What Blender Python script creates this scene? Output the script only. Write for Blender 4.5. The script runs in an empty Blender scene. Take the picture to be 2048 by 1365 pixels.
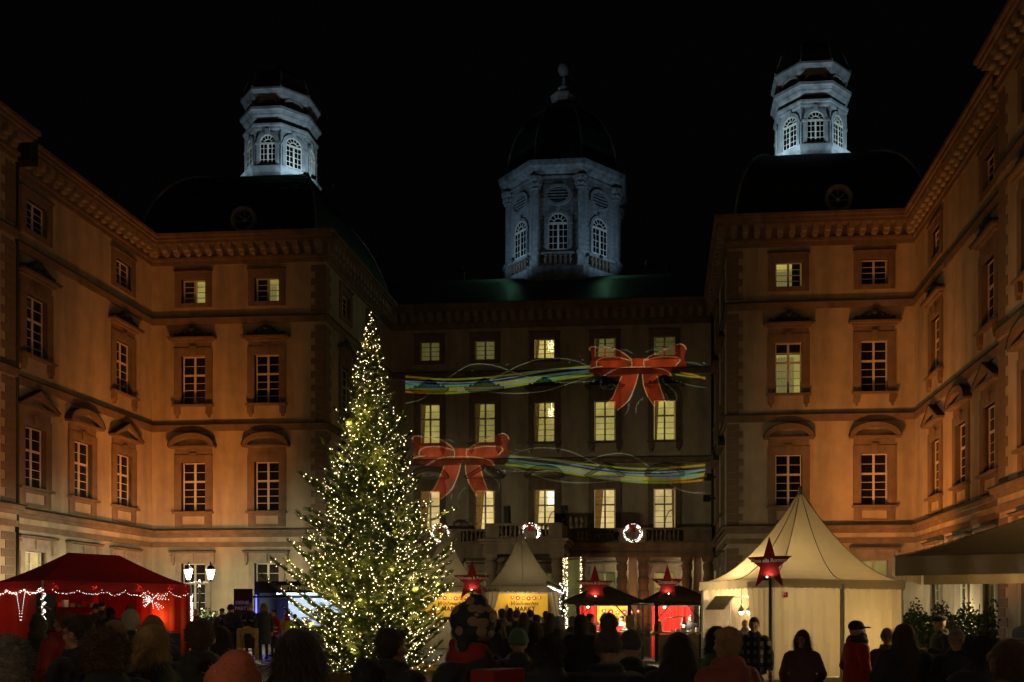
import bpy, bmesh, math, random
import numpy as np
from mathutils import Vector, Matrix

R = random.Random(11)
rad = math.radians
sc = bpy.context.scene
C = sc.collection

# ------------------------------------------------------------------ camera, sky, exposure
F, CX, HZ, EYE = 1833.0, 1175.0, 1233.0, 1.7          # focal length and principal point in 2048-px units
TH = math.atan((1320 - CX) / F)
cT, sT = math.cos(TH), math.sin(TH)
cam = bpy.data.cameras.new('camera')
cam.sensor_fit = 'HORIZONTAL'; cam.sensor_width = 36
cam.lens = F * 36 / 2048
cam.shift_x = (1024 - CX) / 2048
cam.shift_y = (HZ - 682.5) / 2048
cam.clip_start = 0.05; cam.clip_end = 2000
camo = bpy.data.objects.new('camera', cam); C.objects.link(camo)
camo.location = (0, 0, EYE); camo.rotation_euler = (rad(90), 0, TH)
sc.camera = camo
w = bpy.data.worlds.new('World'); sc.world = w; w.use_nodes = True
wn = w.node_tree.nodes; bg = wn['Background']
sky = wn.new('ShaderNodeTexSky'); sky.sky_type = 'NISHITA'; sky.sun_disc = False
sky.sun_elevation = rad(-4); sky.sun_rotation = rad(200)
w.node_tree.links.new(sky.outputs[0], bg.inputs[0]); bg.inputs[1].default_value = 0.05
sc.view_settings.view_transform = 'Standard'; sc.view_settings.look = 'None'
sc.view_settings.gamma = 1; sc.view_settings.exposure = 0
sc.view_settings.use_curve_mapping = False
sc.render.engine = 'CYCLES'
sc.cycles.use_denoising = True
sc.cycles.use_light_tree = True
sc.cycles.max_bounces = 6; sc.cycles.diffuse_bounces = 2; sc.cycles.glossy_bounces = 3
sc.cycles.transparent_max_bounces = 16; sc.cycles.transmission_bounces = 4
sc.cycles.sample_clamp_indirect = 2.0; sc.cycles.sample_clamp_direct = 0
sc.cycles.caustics_reflective = False; sc.cycles.caustics_refractive = False


def gz(y):                                             # the court rises gently towards the palace
    t = min(1, max(0, (y - 9) / 20)); return 0.36 * t * t * (3 - 2 * t)


def W(px, d, z=None):                                  # world point seen in photo column px at camera depth d
    X = (px - CX) / F * d
    U, V = X * cT - d * sT, X * sT + d * cT
    return (U, V, gz(V) if z is None else z)


def ZP(py, d):
    return EYE + (HZ - py) * d / F


def lamp(name, kind, loc, energy, color, size=0.05, aim=None, cone=None, blend=0.5, parent=None):
    l = bpy.data.lights.new(name, kind); l.energy = energy; l.color = color
    if kind == 'AREA': l.size = size
    else: l.shadow_soft_size = size
    o = bpy.data.objects.new(name, l); C.objects.link(o); o.location = loc
    if kind == 'SPOT': l.spot_size = rad(cone or 90); l.spot_blend = blend
    if aim is not None:
        o.rotation_euler = (Vector(aim) - Vector(loc)).to_track_quat('-Z', 'Y').to_euler()
    return o


# ------------------------------------------------------------------ materials
def mat(name, col, rough=0.8, var=0.12, scale=3.0, bump=0.0, bscale=40.0, metal=0.0, emit=None, estr=0.0, sheen=0.0,
        spec=0.5, dirt=0.0, coord='Object', sample=True, trans=0.0):
    m = bpy.data.materials.new(name); m.use_nodes = True
    nt = m.node_tree; N = nt.nodes; L = nt.links
    b = N['Principled BSDF']
    b.inputs['Roughness'].default_value = rough; b.inputs['Metallic'].default_value = metal
    b.inputs['Specular IOR Level'].default_value = spec
    tc = N.new('ShaderNodeTexCoord')
    c0 = (*col, 1)
    if var > 0:
        n = N.new('ShaderNodeTexNoise'); n.inputs['Scale'].default_value = scale; n.inputs['Detail'].default_value = 6
        L.new(tc.outputs[coord], n.inputs['Vector'])
        r = N.new('ShaderNodeMapRange'); r.inputs[3].default_value = 1 - var * 1.6; r.inputs[4].default_value = 1 + var * 1.6
        r.inputs[1].default_value = 0.25; r.inputs[2].default_value = 0.75
        L.new(n.outputs[0], r.inputs[0])
        mx = N.new('ShaderNodeMix'); mx.data_type = 'RGBA'; mx.blend_type = 'MULTIPLY'; mx.inputs[0].default_value = 1
        mx.inputs[6].default_value = c0; L.new(r.outputs[0], mx.inputs[7])
        out = mx.outputs[2]
        if dirt > 0:
            n2 = N.new('ShaderNodeTexNoise'); n2.inputs['Scale'].default_value = scale * 0.23; n2.inputs['Detail'].default_value = 9
            mp = N.new('ShaderNodeMapping'); mp.inputs['Scale'].default_value = (3.2, 3.2, 0.5)
            L.new(tc.outputs[coord], mp.inputs[0]); L.new(mp.outputs[0], n2.inputs['Vector'])
            r2 = N.new('ShaderNodeMapRange'); r2.inputs[1].default_value = 0.42; r2.inputs[2].default_value = 0.72
            r2.inputs[3].default_value = 1.0; r2.inputs[4].default_value = 1 - dirt; L.new(n2.outputs[0], r2.inputs[0])
            m2 = N.new('ShaderNodeMix'); m2.data_type = 'RGBA'; m2.blend_type = 'MULTIPLY'; m2.inputs[0].default_value = 1
            L.new(out, m2.inputs[6]); L.new(r2.outputs[0], m2.inputs[7]); out = m2.outputs[2]
        L.new(out, b.inputs['Base Color'])
    else:
        b.inputs['Base Color'].default_value = c0
    if bump > 0:
        n = N.new('ShaderNodeTexNoise'); n.inputs['Scale'].default_value = bscale; n.inputs['Detail'].default_value = 5
        L.new(tc.outputs[coord], n.inputs['Vector'])
        bp = N.new('ShaderNodeBump'); bp.inputs['Strength'].default_value = bump; bp.inputs['Distance'].default_value = 0.02
        L.new(n.outputs[0], bp.inputs['Height']); L.new(bp.outputs[0], b.inputs['Normal'])
    if emit is not None:
        b.inputs['Emission Color'].default_value = (*emit, 1); b.inputs['Emission Strength'].default_value = estr
        if not sample: m.cycles.emission_sampling = 'NONE'
    if sheen: b.inputs['Sheen Weight'].default_value = sheen
    if trans > 0:                                      # thin cloth that lets light through
        t = N.new('ShaderNodeBsdfTranslucent'); t.inputs[0].default_value = c0
        ms = N.new('ShaderNodeMixShader'); ms.inputs[0].default_value = trans
        o = N['Material Output']
        L.new(b.outputs[0], ms.inputs[1]); L.new(t.outputs[0], ms.inputs[2]); L.new(ms.outputs[0], o.inputs[0])
    return m


M = {}
M['plaster'] = mat('plaster', (0.54, 0.46, 0.33), 0.9, 0.09, 1.3, 0.6, 22, dirt=0.42)
M['stone'] = mat('sandstone', (0.25, 0.185, 0.125), 0.9, 0.14, 2.2, 0.4, 30, dirt=0.3)
M['stone_light'] = mat('pale sandstone', (0.40, 0.34, 0.26), 0.9, 0.14, 2.2, 0.4, 30, dirt=0.25)
M['lead'] = mat('lead flashing', (0.035, 0.035, 0.035), 0.6, 0.2, 6)
M['slate'] = mat('slate', (0.035, 0.05, 0.045), 0.55, 0.35, 5, 0.6, 12)
M['zinc'] = mat('zinc sheet', (0.33, 0.36, 0.38), 0.65, 0.22, 2.5, 0.2, 15, dirt=0.4)
M['tower_stone'] = mat('grey tower cladding', (0.30, 0.32, 0.33), 0.8, 0.25, 3, 0.4, 18, dirt=0.5)
M['white_paint'] = mat('white window paint', (0.72, 0.69, 0.62), 0.5, 0.06, 8)
M['glass_dark'] = mat('dark pane', (0.012, 0.012, 0.014), 0.12, 0.3, 1.5, 0.15, 1.2, spec=0.6)
M['room'] = mat('lit room', (0.6, 0.5, 0.3), 0.9, 0.1, 1, emit=(0.74, 0.64, 0.22), estr=0.42, sample=False)
M['room_warm'] = mat('bright lit room', (0.6, 0.5, 0.3), 0.9, 0.1, 1, emit=(0.95, 0.72, 0.36), estr=0.75, sample=False)
M['room_dim'] = mat('dim lit room', (0.3, 0.28, 0.15), 0.9, 0.1, 1, emit=(0.55, 0.48, 0.16), estr=0.16, sample=False)
M['room_white'] = mat('brightly lit panel', (0.9, 0.9, 0.9), 0.9, 0, emit=(1, 1, 0.92), estr=2.2, sample=False)
M['curtain'] = mat('curtain', (0.42, 0.30, 0.17), 0.9, 0.1, 4, trans=0.4)
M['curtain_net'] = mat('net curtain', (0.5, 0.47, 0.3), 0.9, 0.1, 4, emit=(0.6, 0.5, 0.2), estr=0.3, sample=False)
M['iron'] = mat('black iron', (0.012, 0.012, 0.012), 0.5, 0.1, 8)
M['metal'] = mat('aluminium', (0.4, 0.4, 0.4), 0.35, 0.05, 8, metal=0.8)
M['cobble'] = mat('wet cobbles', (0.06, 0.055, 0.05), 0.6, 0.3, 5, 1.0, 7)
M['wood'] = mat('bright wood', (0.42, 0.27, 0.11), 0.7, 0.2, 9)
M['wood_dark'] = mat('dark timber', (0.02, 0.015, 0.012), 0.7, 0.2, 9)
M['canvas'] = mat('cream canvas', (0.60, 0.52, 0.38), 0.7, 0.10, 1.2, 1.0, 2.2, trans=0.35, dirt=0.25)
M['canvas_grey'] = mat('grey beige canvas', (0.36, 0.32, 0.25), 0.7, 0.1, 1.2, 1.0, 2.2, trans=0.2, dirt=0.15)
M['vinyl'] = mat('shiny vinyl', (0.12, 0.09, 0.052), 0.28, 0.15, 2.0, 0.9, 5, trans=0.2)
M['red_cloth'] = mat('red tent cloth', (0.52, 0.016, 0.012), 0.8, 0.1, 3, 0.6, 4, trans=0.10)
M['red_curtain'] = mat('red curtain', (0.62, 0.02, 0.015), 0.85, 0.08, 3)
M['roof_dark'] = mat('dark canvas roof', (0.10, 0.085, 0.06), 0.8, 0.2, 3, 0.2, 10)
M['yellow'] = mat('yellow banner', (0.80, 0.50, 0.055), 0.7, 0.08, 2, 0.2, 3, trans=0.2)
M['ink'] = mat('dark print', (0.09, 0.035, 0.02), 0.8, 0)
M['red_print'] = mat('red print', (0.6, 0.03, 0.02), 0.8, 0)
M['white_print'] = mat('white print', (0.85, 0.82, 0.78), 0.7, 0)
M['star_red'] = mat('red star sheet', (0.34, 0.010, 0.010), 0.75, 0.06, 5)
M['bulb'] = mat('fairy bulb', (1, 0.9, 0.6), 0.5, 0, emit=(1, 0.80, 0.44), estr=9, sample=False)
M['bulb_white'] = mat('white fairy bulb', (1, 1, 1), 0.5, 0, emit=(1, 0.86, 0.74), estr=5, sample=False)
M['bulb_red'] = mat('red fairy bulb', (1, 0.1, 0.1), 0.5, 0, emit=(1, 0.06, 0.03), estr=1.6, sample=False)
M['lampglass'] = mat('lit lamp glass', (1, 1, 1), 0.5, 0, emit=(1, 0.86, 0.6), estr=12, sample=False)
for _k in ('room', 'room_warm', 'room_dim'):             # every room is lit differently
    _nt = M[_k].node_tree; _o = _nt.nodes.new('ShaderNodeObjectInfo'); _r = _nt.nodes.new('ShaderNodeMapRange'); _b = _nt.nodes['Principled BSDF']
    _e = _b.inputs['Emission Strength'].default_value; _r.inputs[3].default_value = _e * .62; _r.inputs[4].default_value = _e * 1.3
    _g = _nt.nodes.new('ShaderNodeTexNoise'); _g.inputs['Scale'].default_value = 1.1; _t2 = _nt.nodes.new('ShaderNodeTexCoord'); _nt.links.new(_t2.outputs['Object'], _g.inputs['Vector'])
    _q = _nt.nodes.new('ShaderNodeMath'); _q.operation = 'MULTIPLY'; _q2 = _nt.nodes.new('ShaderNodeMapRange'); _q2.inputs[1].default_value = .3; _q2.inputs[2].default_value = .7; _q2.inputs[3].default_value = .65; _q2.inputs[4].default_value = 1.3
    _nt.links.new(_g.outputs[0], _q2.inputs[0]); _nt.links.new(_o.outputs['Random'], _r.inputs[0]); _nt.links.new(_r.outputs[0], _q.inputs[0]); _nt.links.new(_q2.outputs[0], _q.inputs[1]); _nt.links.new(_q.outputs[0], _b.inputs['Emission Strength'])
nt = M['lampglass'].node_tree; N = nt.nodes; L = nt.links       # frosted glass: glows and lets the flame inside shine out
_t = N.new('ShaderNodeBsdfTransparent'); _m = N.new('ShaderNodeMixShader'); _m.inputs[0].default_value = .55
L.new(N['Principled BSDF'].outputs[0], _m.inputs[2]); L.new(_t.outputs[0], _m.inputs[1]); L.new(_m.outputs[0], N['Material Output'].inputs[0])
M['needle'] = mat('fir needles', (0.075, 0.10, 0.012), 0.55, 0.35, 2.5, spec=0.3)
M['needle_tip'] = mat('young fir needles', (0.13, 0.17, 0.02), 0.55, 0.3, 2.5, spec=0.3)
M['bark'] = mat('bark', (0.09, 0.055, 0.03), 0.9, 0.3, 10, 0.5, 30)
M['leaf'] = mat('hedge leaf', (0.05, 0.085, 0.02), 0.5, 0.35, 4)
M['skin'] = mat('skin', (0.48, 0.27, 0.19), 0.55, 0.06, 8)
M['eye'] = mat('eye', (0.03, 0.02, 0.02), 0.3, 0)
M['shoe'] = mat('shoe', (0.015, 0.012, 0.012), 0.6, 0)
M['denim'] = mat('dark trousers', (0.015, 0.017, 0.025), 0.85, 0.15, 9)


def coatmat(name, col, quilt=False):
    m = mat(name, col, 0.8, 0.18, 5, 0.35, 14, sheen=0.15)
    if quilt:
        nt = m.node_tree; N = nt.nodes; L = nt.links
        wv = N.new('ShaderNodeTexWave'); wv.bands_direction = 'Z'; wv.inputs['Scale'].default_value = 3.2
        wv.inputs['Distortion'].default_value = 0.7
        tc = N.new('ShaderNodeTexCoord'); L.new(tc.outputs['Object'], wv.inputs['Vector'])
        bp = N.new('ShaderNodeBump'); bp.inputs['Strength'].default_value = 0.9; bp.inputs['Distance'].default_value = 0.03
        L.new(wv.outputs[0], bp.inputs['Height']); L.new(bp.outputs[0], N['Principled BSDF'].inputs['Normal'])
    return m


# ------------------------------------------------------------------ mesh builder
class MB:
    def __init__(s): s.v = []; s.f = []; s.m = []; s.cur = 0

    def add(s, vs, fs):
        o = len(s.v); s.v.extend([tuple(p) for p in vs])
        for f in fs: s.f.append([i + o for i in f]); s.m.append(s.cur)

    def box(s, x0, y0, z0, x1, y1, z1):
        if x0 > x1: x0, x1 = x1, x0
        if y0 > y1: y0, y1 = y1, y0
        if z0 > z1: z0, z1 = z1, z0
        s.add([(x0, y0, z0), (x1, y0, z0), (x1, y1, z0), (x0, y1, z0), (x0, y0, z1), (x1, y0, z1), (x1, y1, z1), (x0, y1, z1)],
              [(0, 3, 2, 1), (4, 5, 6, 7), (0, 1, 5, 4), (1, 2, 6, 5), (2, 3, 7, 6), (3, 0, 4, 7)])

    def quad(s, *p): s.add(p, [tuple(range(len(p)))])

    def prism(s, poly, y0, y1):                        # polygon in x,z extruded along y
        n = len(poly)
        vs = [(x, y0, z) for x, z in poly] + [(x, y1, z) for x, z in poly]
        fs = [tuple(range(n)), tuple(range(2 * n - 1, n - 1, -1))]
        for i in range(n): j = (i + 1) % n; fs.append((i, i + n, j + n, j))
        s.add(vs, fs)

    def strip(s, pts_in, pts_out, y0, y1):             # curved bar between two outlines in x,z
        n = len(pts_in)
        for i in range(n - 1):
            s.prism([pts_in[i], pts_in[i + 1], pts_out[i + 1], pts_out[i]], y0, y1)

    def tube(s, pts, rs, n=6, cap=True):
        pts = [Vector(p) for p in pts]
        if not hasattr(rs, '__len__'): rs = [rs] * len(pts)
        vs = []; fs = []
        up = None
        for i, p in enumerate(pts):
            d = (pts[min(i + 1, len(pts) - 1)] - pts[max(i - 1, 0)])
            if d.length < 1e-9: d = Vector((0, 0, 1))
            d.normalize()
            if up is None: up = d.orthogonal().normalized()
            else:
                up = (up - d * up.dot(d))
                up = up.normalized() if up.length > 1e-6 else d.orthogonal().normalized()
            b = d.cross(up)
            for k in range(n):
                a = 2 * math.pi * k / n
                vs.append(p + (up * math.cos(a) + b * math.sin(a)) * rs[i])
        for i in range(len(pts) - 1):
            for k in range(n):
                k2 = (k + 1) % n
                fs.append((i * n + k, i * n + k2, (i + 1) * n + k2, (i + 1) * n + k))
        if cap:
            fs.append(tuple(range(n - 1, -1, -1))); fs.append(tuple(range((len(pts) - 1) * n, len(pts) * n)))
        s.add(vs, fs)

    def lathe(s, prof, n=12, c=(0, 0), a0=0.0, k=1.0, cap=True, sx=1, sy=1):
        vs = []; fs = []
        for r, z in prof:
            for i in range(n):
                a = a0 + 2 * math.pi * i / n
                vs.append((c[0] + math.cos(a) * r * k * sx, c[1] + math.sin(a) * r * k * sy, z))
        for i in range(len(prof) - 1):
            for j in range(n):
                j2 = (j + 1) % n
                fs.append((i * n + j, i * n + j2, (i + 1) * n + j2, (i + 1) * n + j))
        if cap:
            fs.append(tuple(range(n - 1, -1, -1))); fs.append(tuple(range((len(prof) - 1) * n, len(prof) * n)))
        s.add(vs, fs)

    def octa(s, prof, c): s.lathe(prof, 8, c, rad(22.5), 1 / math.cos(rad(22.5)))

    def ball(s, c, r, n=8, m=6):
        rx, ry, rz = r if hasattr(r, '__len__') else (r, r, r)
        vs = [(c[0], c[1], c[2] - rz)]
        for i in range(1, m):
            t = -math.pi / 2 + math.pi * i / m
            for k in range(n):
                a = 2 * math.pi * k / n
                vs.append((c[0] + rx * math.cos(t) * math.cos(a), c[1] + ry * math.cos(t) * math.sin(a), c[2] + rz * math.sin(t)))
        vs.append((c[0], c[1], c[2] + rz))
        fs = [(0, 1 + (k + 1) % n, 1 + k) for k in range(n)]
        for i in range(m - 2):
            for k in range(n):
                a = 1 + i * n + k; b = 1 + i * n + (k + 1) % n
                fs.append((a, b, b + n, a + n))
        t = len(vs) - 1; o = 1 + (m - 2) * n
        fs += [(o + k, o + (k + 1) % n, t) for k in range(n)]
        s.add(vs, fs)

    def octb(s, c, r):                                 # tiny bulb
        x, y, z = c
        s.add([(x - r, y, z), (x + r, y, z), (x, y - r, z), (x, y + r, z), (x, y, z - r), (x, y, z + r)],
              [(0, 2, 5), (2, 1, 5), (1, 3, 5), (3, 0, 5), (2, 0, 4), (1, 2, 4), (3, 1, 4), (0, 3, 4)])

    def mesh(s, name, mats, smooth=False, org=(0, 0, 0)):
        me = bpy.data.meshes.new(name)
        vs = s.v if org == (0, 0, 0) else [(a - org[0], b - org[1], c - org[2]) for a, b, c in s.v]
        me.from_pydata(vs, [], s.f)
        for m in (mats if isinstance(mats, (list, tuple)) else [mats]): me.materials.append(m)
        if max(s.m, default=0) > 0: me.polygons.foreach_set('material_index', s.m)
        if smooth: me.polygons.foreach_set('use_smooth', [True] * len(s.f))
        me.update()
        return me


POS = {}                                               # world position of roots (rotation-free)


def link(name, me, parent=None, loc=(0, 0, 0), rz=0.0):
    o = bpy.data.objects.new(name, me); C.objects.link(o)
    if parent is not None: o.parent = parent
    o.location = loc; o.rotation_euler = (0, 0, rz)
    return o


def tag(o, label=None, cat=None, group=None, kind=None):
    if label: o['label'] = label
    if cat: o['category'] = cat
    if group: o['group'] = group
    if kind: o['kind'] = kind
    return o


def thing(name, label, cat, loc, rz=0.0, group=None):
    o = bpy.data.objects.new(name, None); C.objects.link(o); o.empty_display_size = 0.3
    o.location = loc; o.rotation_euler = (0, 0, rz); POS[o.name] = tuple(loc)
    return tag(o, label, cat, group)


def part(name, mb, mats, parent, smooth=False):        # mesh written in the parent's own coordinates
    return link(name, mb.mesh(name, mats, smooth), parent)


def wpart(name, mb, mats, parent, smooth=False):       # mesh written in world coordinates, parent unrotated
    a = np.array(mb.v); lo = a.min(0); hi = a.max(0)
    org = (float(lo[0] + hi[0]) / 2, float(lo[1] + hi[1]) / 2, float(lo[2]))
    p = POS[parent.name] if parent else (0, 0, 0)
    return link(name, mb.mesh(name, mats, smooth, org), parent, tuple(org[i] - p[i] for i in range(3)))


def text_mesh(s, size, mat_, shear=0.0, bold=0.0, depth=0.004, align='CENTER'):
    cu = bpy.data.curves.new('t', 'FONT'); cu.body = s; cu.size = size; cu.shear = shear; cu.offset = bold
    cu.align_x = align; cu.extrude = depth; cu.resolution_u = 3
    o = bpy.data.objects.new('t', cu); C.objects.link(o)
    bpy.context.view_layer.update()
    me = bpy.data.meshes.new_from_object(o.evaluated_get(bpy.context.evaluated_depsgraph_get()))
    bpy.data.objects.remove(o); bpy.data.curves.remove(cu)
    me.materials.clear(); me.materials.append(mat_)
    me.transform(Matrix.Rotation(rad(90), 4, 'X'))     # reads from -y
    return me
# ------------------------------------------------------------------ ground
def structure(name, mb, m, smooth=False):
    o = wpart(name, mb, m, None, smooth); o['kind'] = 'structure'; return o


g = MB()
ys = [-300, -60, -20, 0, 6, 9] + [9 + i for i in range(1, 21)] + [35, 45, 60, 90, 150, 600]
xs = [-400, -120, -60, -30, -15, 0, 15, 30, 60, 120, 400]
g.v = [(x, y, gz(y)) for y in ys for x in xs]
nx = len(xs)
for j in range(len(ys) - 1):
    for i in range(nx - 1):
        g.f.append([j * nx + i, j * nx + i + 1, (j + 1) * nx + i + 1, (j + 1) * nx + i]); g.m.append(0)
cobble = M['cobble']
N = cobble.node_tree.nodes; L = cobble.node_tree.links
vo = N.new('ShaderNodeTexVoronoi'); vo.inputs['Scale'].default_value = 8; vo.feature = 'DISTANCE_TO_EDGE'
tc = N.new('ShaderNodeTexCoord'); L.new(tc.outputs['Object'], vo.inputs['Vector'])
rr = N.new('ShaderNodeMapRange'); rr.inputs[2].default_value = 0.12; L.new(vo.outputs[0], rr.inputs[0])
bp = N.new('ShaderNodeBump'); bp.inputs['Strength'].default_value = 0.8; bp.inputs['Distance'].default_value = 0.03
L.new(rr.outputs[0], bp.inputs['Height']); L.new(bp.outputs[0], N['Principled BSDF'].inputs['Normal'])
structure('ground', g, cobble)

# ------------------------------------------------------------------ windows (templates shared by all)
TPL = {}
GW = 1.34


def frame_mb(w, h, trans, rows_t, rows_b, cols=2):
    """white timber frame with casement mullion, transom and glazing bars, returns (mb, panes)"""
    f = MB(); st = 0.055; ym = 0.16
    f.box(-w / 2, ym, 0, -w / 2 + st, ym + 0.07, h); f.box(w / 2 - st, ym, 0, w / 2, ym + 0.07, h)
    f.box(-w / 2 + st, ym, 0, w / 2 - st, ym + 0.07, st); f.box(-w / 2 + st, ym, h - st, w / 2 - st, ym + 0.07, h)
    f.box(-0.055, ym - 0.01, st, 0.055, ym + 0.075, h - st)
    zt = h * trans if trans else None
    if zt: f.box(-w / 2 + st, ym - 0.02, zt - 0.05, w / 2 - st, ym + 0.08, zt + 0.05)
    panes = []
    secs = [(st, h - st, rows_b)] if not zt else [(st, zt - 0.05, rows_b), (zt + 0.05, h - st, rows_t)]
    for z0, z1, n in secs:
        dz = (z1 - z0) / n
        for k in range(n):
            if k: f.box(-w / 2 + st, ym + 0.012, z0 + k * dz - 0.014, w / 2 - st, ym + 0.058, z0 + k * dz + 0.014)
            for sx in (-1, 1):
                xa, xb = (0.055, w / 2 - st) if sx > 0 else (-w / 2 + st, -0.055)
                panes.append(((xa + xb) / 2, z0 + k * dz + dz / 2, xb - xa, dz))
    return f, panes


def pane_mesh(pw, ph, key):
    k = ('pane', round(pw, 3), round(ph, 3), key)
    if k not in TPL:
        m = MB(); m.box(-pw / 2, 0.185, -ph / 2, pw / 2, 0.193, ph / 2); TPL[k] = m.mesh('pane', M[key] if key in M else key)
    return TPL[k]


def arc(cx, cz, rx, rz, a0, a1, n): return [(cx + rx * math.cos(a0 + (a1 - a0) * i / n), cz + rz * math.sin(a0 + (a1 - a0) * i / n)) for i in range(n + 1)]


def tpl(kind):
    """list of (name, mesh, offset); z=0 is the bottom of the glass, x=0 its middle, -y out of the wall"""
    if kind in TPL: return TPL[kind]
    out = []
    w = GW
    def P(name, mb, m, sm=False): out.append((name, mb.mesh(name, m, sm)))
    if kind == 'attic':
        h, ft = 1.27, frame_mb(w - 0.06, 1.27, 0, 0, 4)
        s = MB(); sw = 0.34
        s.box(-w / 2 - sw, -0.08, -0.24, -w / 2, 0.14, h + 0.42); s.box(w / 2, -0.08, -0.24, w / 2 + sw, 0.14, h + 0.42)
        s.box(-w / 2, -0.078, h, w / 2, 0.14, h + 0.42); s.box(-w / 2, -0.078, -0.24, w / 2, 0.14, 0)
        s.prism([(-w / 2 - sw - .02, h + .35), (-0.35, h + .35), (-0.15, h + .41), (.15, h + .41), (.35, h + .35), (w / 2 + sw + .02, h + .35), (w / 2 + sw + .02, h + .43), (.38, h + .43), (.17, h + .49), (-.17, h + .49), (-.38, h + .43), (-w / 2 - sw - .02, h + .43)], -0.12, -0.081)
        P('surround', s, M['stone'])
        p = MB(); p.box(-w / 2 - sw - .05, -0.15, h + .432, w / 2 + sw + .05, 0, h + .46); P('lead_cap', p, M['lead'])
    elif kind == 'upper':
        h, ft = 2.58, frame_mb(w - 0.04, 2.58, 0.615, 2, 4)
        s = MB(); sw = 0.38
        s.box(-w / 2 - sw, -0.09, -0.02, -w / 2, 0.14, h + 0.42); s.box(w / 2, -0.09, -0.02, w / 2 + sw, 0.14, h + 0.42)
        s.box(-w / 2, -0.088, h, w / 2, 0.14, h + 0.42)
        s.box(-w / 2 - sw + .04, -0.05, h + .425, w / 2 + sw - .04, 0.1, h + .72)
        s.prism([(-.12, h + .1), (.12, h + .1), (.17, h + .5), (-.17, h + .5)], -0.15, -0.092)
        P('surround', s, M['stone'])
        c = MB()
        c.box(-w / 2 - sw - .05, -0.2, h + .725, w / 2 + sw + .05, 0, h + .82); c.box(-w / 2 - sw - .2, -0.36, h + .823, w / 2 + sw + .2, 0, h + .93)
        P('hood', c, M['stone'])
        c = MB(); c.box(-w / 2 - sw - .24, -0.4, h + .933, w / 2 + sw + .24, 0, h + .96); P('lead_cap', c, M['lead'])
        o = MB(); z0 = h + .962
        poly = [(-1.0, z0), (-1.02, z0 + .18), (-.85, z0 + .22), (-.8, z0 + .13), (-.62, z0 + .2), (-.5, z0 + .36), (-.28, z0 + .46), (-.1, z0 + .6)]
        o.prism([(x, z) for x, z in poly] + [(-x, z) for x, z in reversed(poly)], -0.22, -0.02)
        for x, z, r in ((-.62, .17, .1), (-.35, .3, .1), (.62, .17, .1), (.35, .3, .1), (0, .42, .14)): o.ball((x, -0.22, z0 + z), (r, .08, r))
        P('crest_ornament', o, M['slate'])
        c = MB(); c.box(-w / 2 - sw - .06, -0.26, -0.13, w / 2 + sw + .06, 0.14, -0.022); P('sill', c, M['stone'])
        for sx in (-1, 1):
            b = MB(); b.prism([(sx * .88 - .15, -.135), (sx * .88 - .15, -.5), (sx * .88 - .06, -.58), (sx * .88 - .04, -.72), (sx * .88 + .04, -.72), (sx * .88 + .06, -.58), (sx * .88 + .15, -.5), (sx * .88 + .15, -.135)], -.17, 0)
            P('bracket', b, M['stone'])
    elif kind in ('arch', 'gable'):
        h, ft = 2.60, frame_mb(w - 0.04, 2.60, 0.615, 2, 4)
        s = MB(); sw = 0.38
        s.box(-w / 2 - sw, -0.09, -0.02, -w / 2, 0.14, h + 0.4); s.box(w / 2, -0.09, -0.02, w / 2 + sw, 0.14, h + 0.4)
        s.box(-w / 2, -0.088, h, w / 2, 0.14, h + 0.4)
        s.box(-w / 2 - sw + .03, -0.05, h + .403, w / 2 + sw - .03, 0.1, h + .74)
        s.prism([(-.12, h + .1), (.12, h + .1), (.17, h + .48), (-.17, h + .48)], -0.15, -0.092)
        P('surround', s, M['stone'])
        c = MB(); W2 = w / 2 + sw + .2
        c.box(-W2, -0.34, h + .743, W2, 0, h + .85)
        if kind == 'arch':
            ai = arc(0, h + .84, W2 - .28, .42, math.pi * .96, math.pi * .04, 14); ao = arc(0, h + .84, W2, .68, math.pi, 0, 14)
            c.strip(ai, ao, -0.34, 0)
            P('pediment', c, M['stone'])
            t = MB(); t.prism([(x, z + .0) for x, z in arc(0, h + .852, W2 - .3, .4, math.pi, 0, 12)], -0.06, 0); P('tympanum', t, M['plaster'])
            c = MB(); c.strip(arc(0, h + .843, W2 + .003, .683, math.pi, 0, 14), arc(0, h + .843, W2 + .04, .72, math.pi, 0, 14), -0.37, 0)
        else:
            c.strip([(-W2 + .3, h + .853), (0, h + 1.38), (W2 - .3, h + .853)], [(-W2, h + .853), (0, h + 1.58), (W2, h + .853)], -0.34, 0)
            P('pediment', c, M['stone'])
            t = MB(); t.prism([(-W2 + .31, h + .853), (0, h + 1.375), (W2 - .31, h + .853)], -0.06, 0); P('tympanum', t, M['plaster'])
            c = MB(); c.strip([(-W2 - .01, h + .856), (0, h + 1.584), (W2 + .01, h + .856)], [(-W2 - .07, h + .856), (0, h + 1.63), (W2 + .07, h + .856)], -0.37, 0)
        P('lead_cap', c, M['lead'])
        c = MB(); c.box(-w / 2 - sw - .06, -0.24, -0.13, w / 2 + sw + .06, 0.14, -0.022); P('sill', c, M['stone'])
        c = MB(); zb = -.84
        c.box(-w / 2 - sw + .04, -.08, zb, -.62, 0, -.133); c.box(.62, -.08, zb, w / 2 + sw - .04, 0, -.133)
        c.box(-.62, -.078, -.26, .62, 0, -.133); c.box(-.62, -.078, zb, .62, 0, -.7)
        P('apron', c, M['stone'])
        c = MB(); c.box(-.61, -.03, -.695, .61, 0, -.265); P('apron_panel', c, M['plaster'])
    elif kind == 'ground':
        h, ft = 3.1, frame_mb(w - 0.04, 3.1, 0.66, 2, 4)
        s = MB(); sw = 0.3
        s.box(-w / 2 - sw, -0.09, -0.2, -w / 2, 0.14, h + 0.32); s.box(w / 2, -0.09, -0.2, w / 2 + sw, 0.14, h + 0.32)
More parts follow.
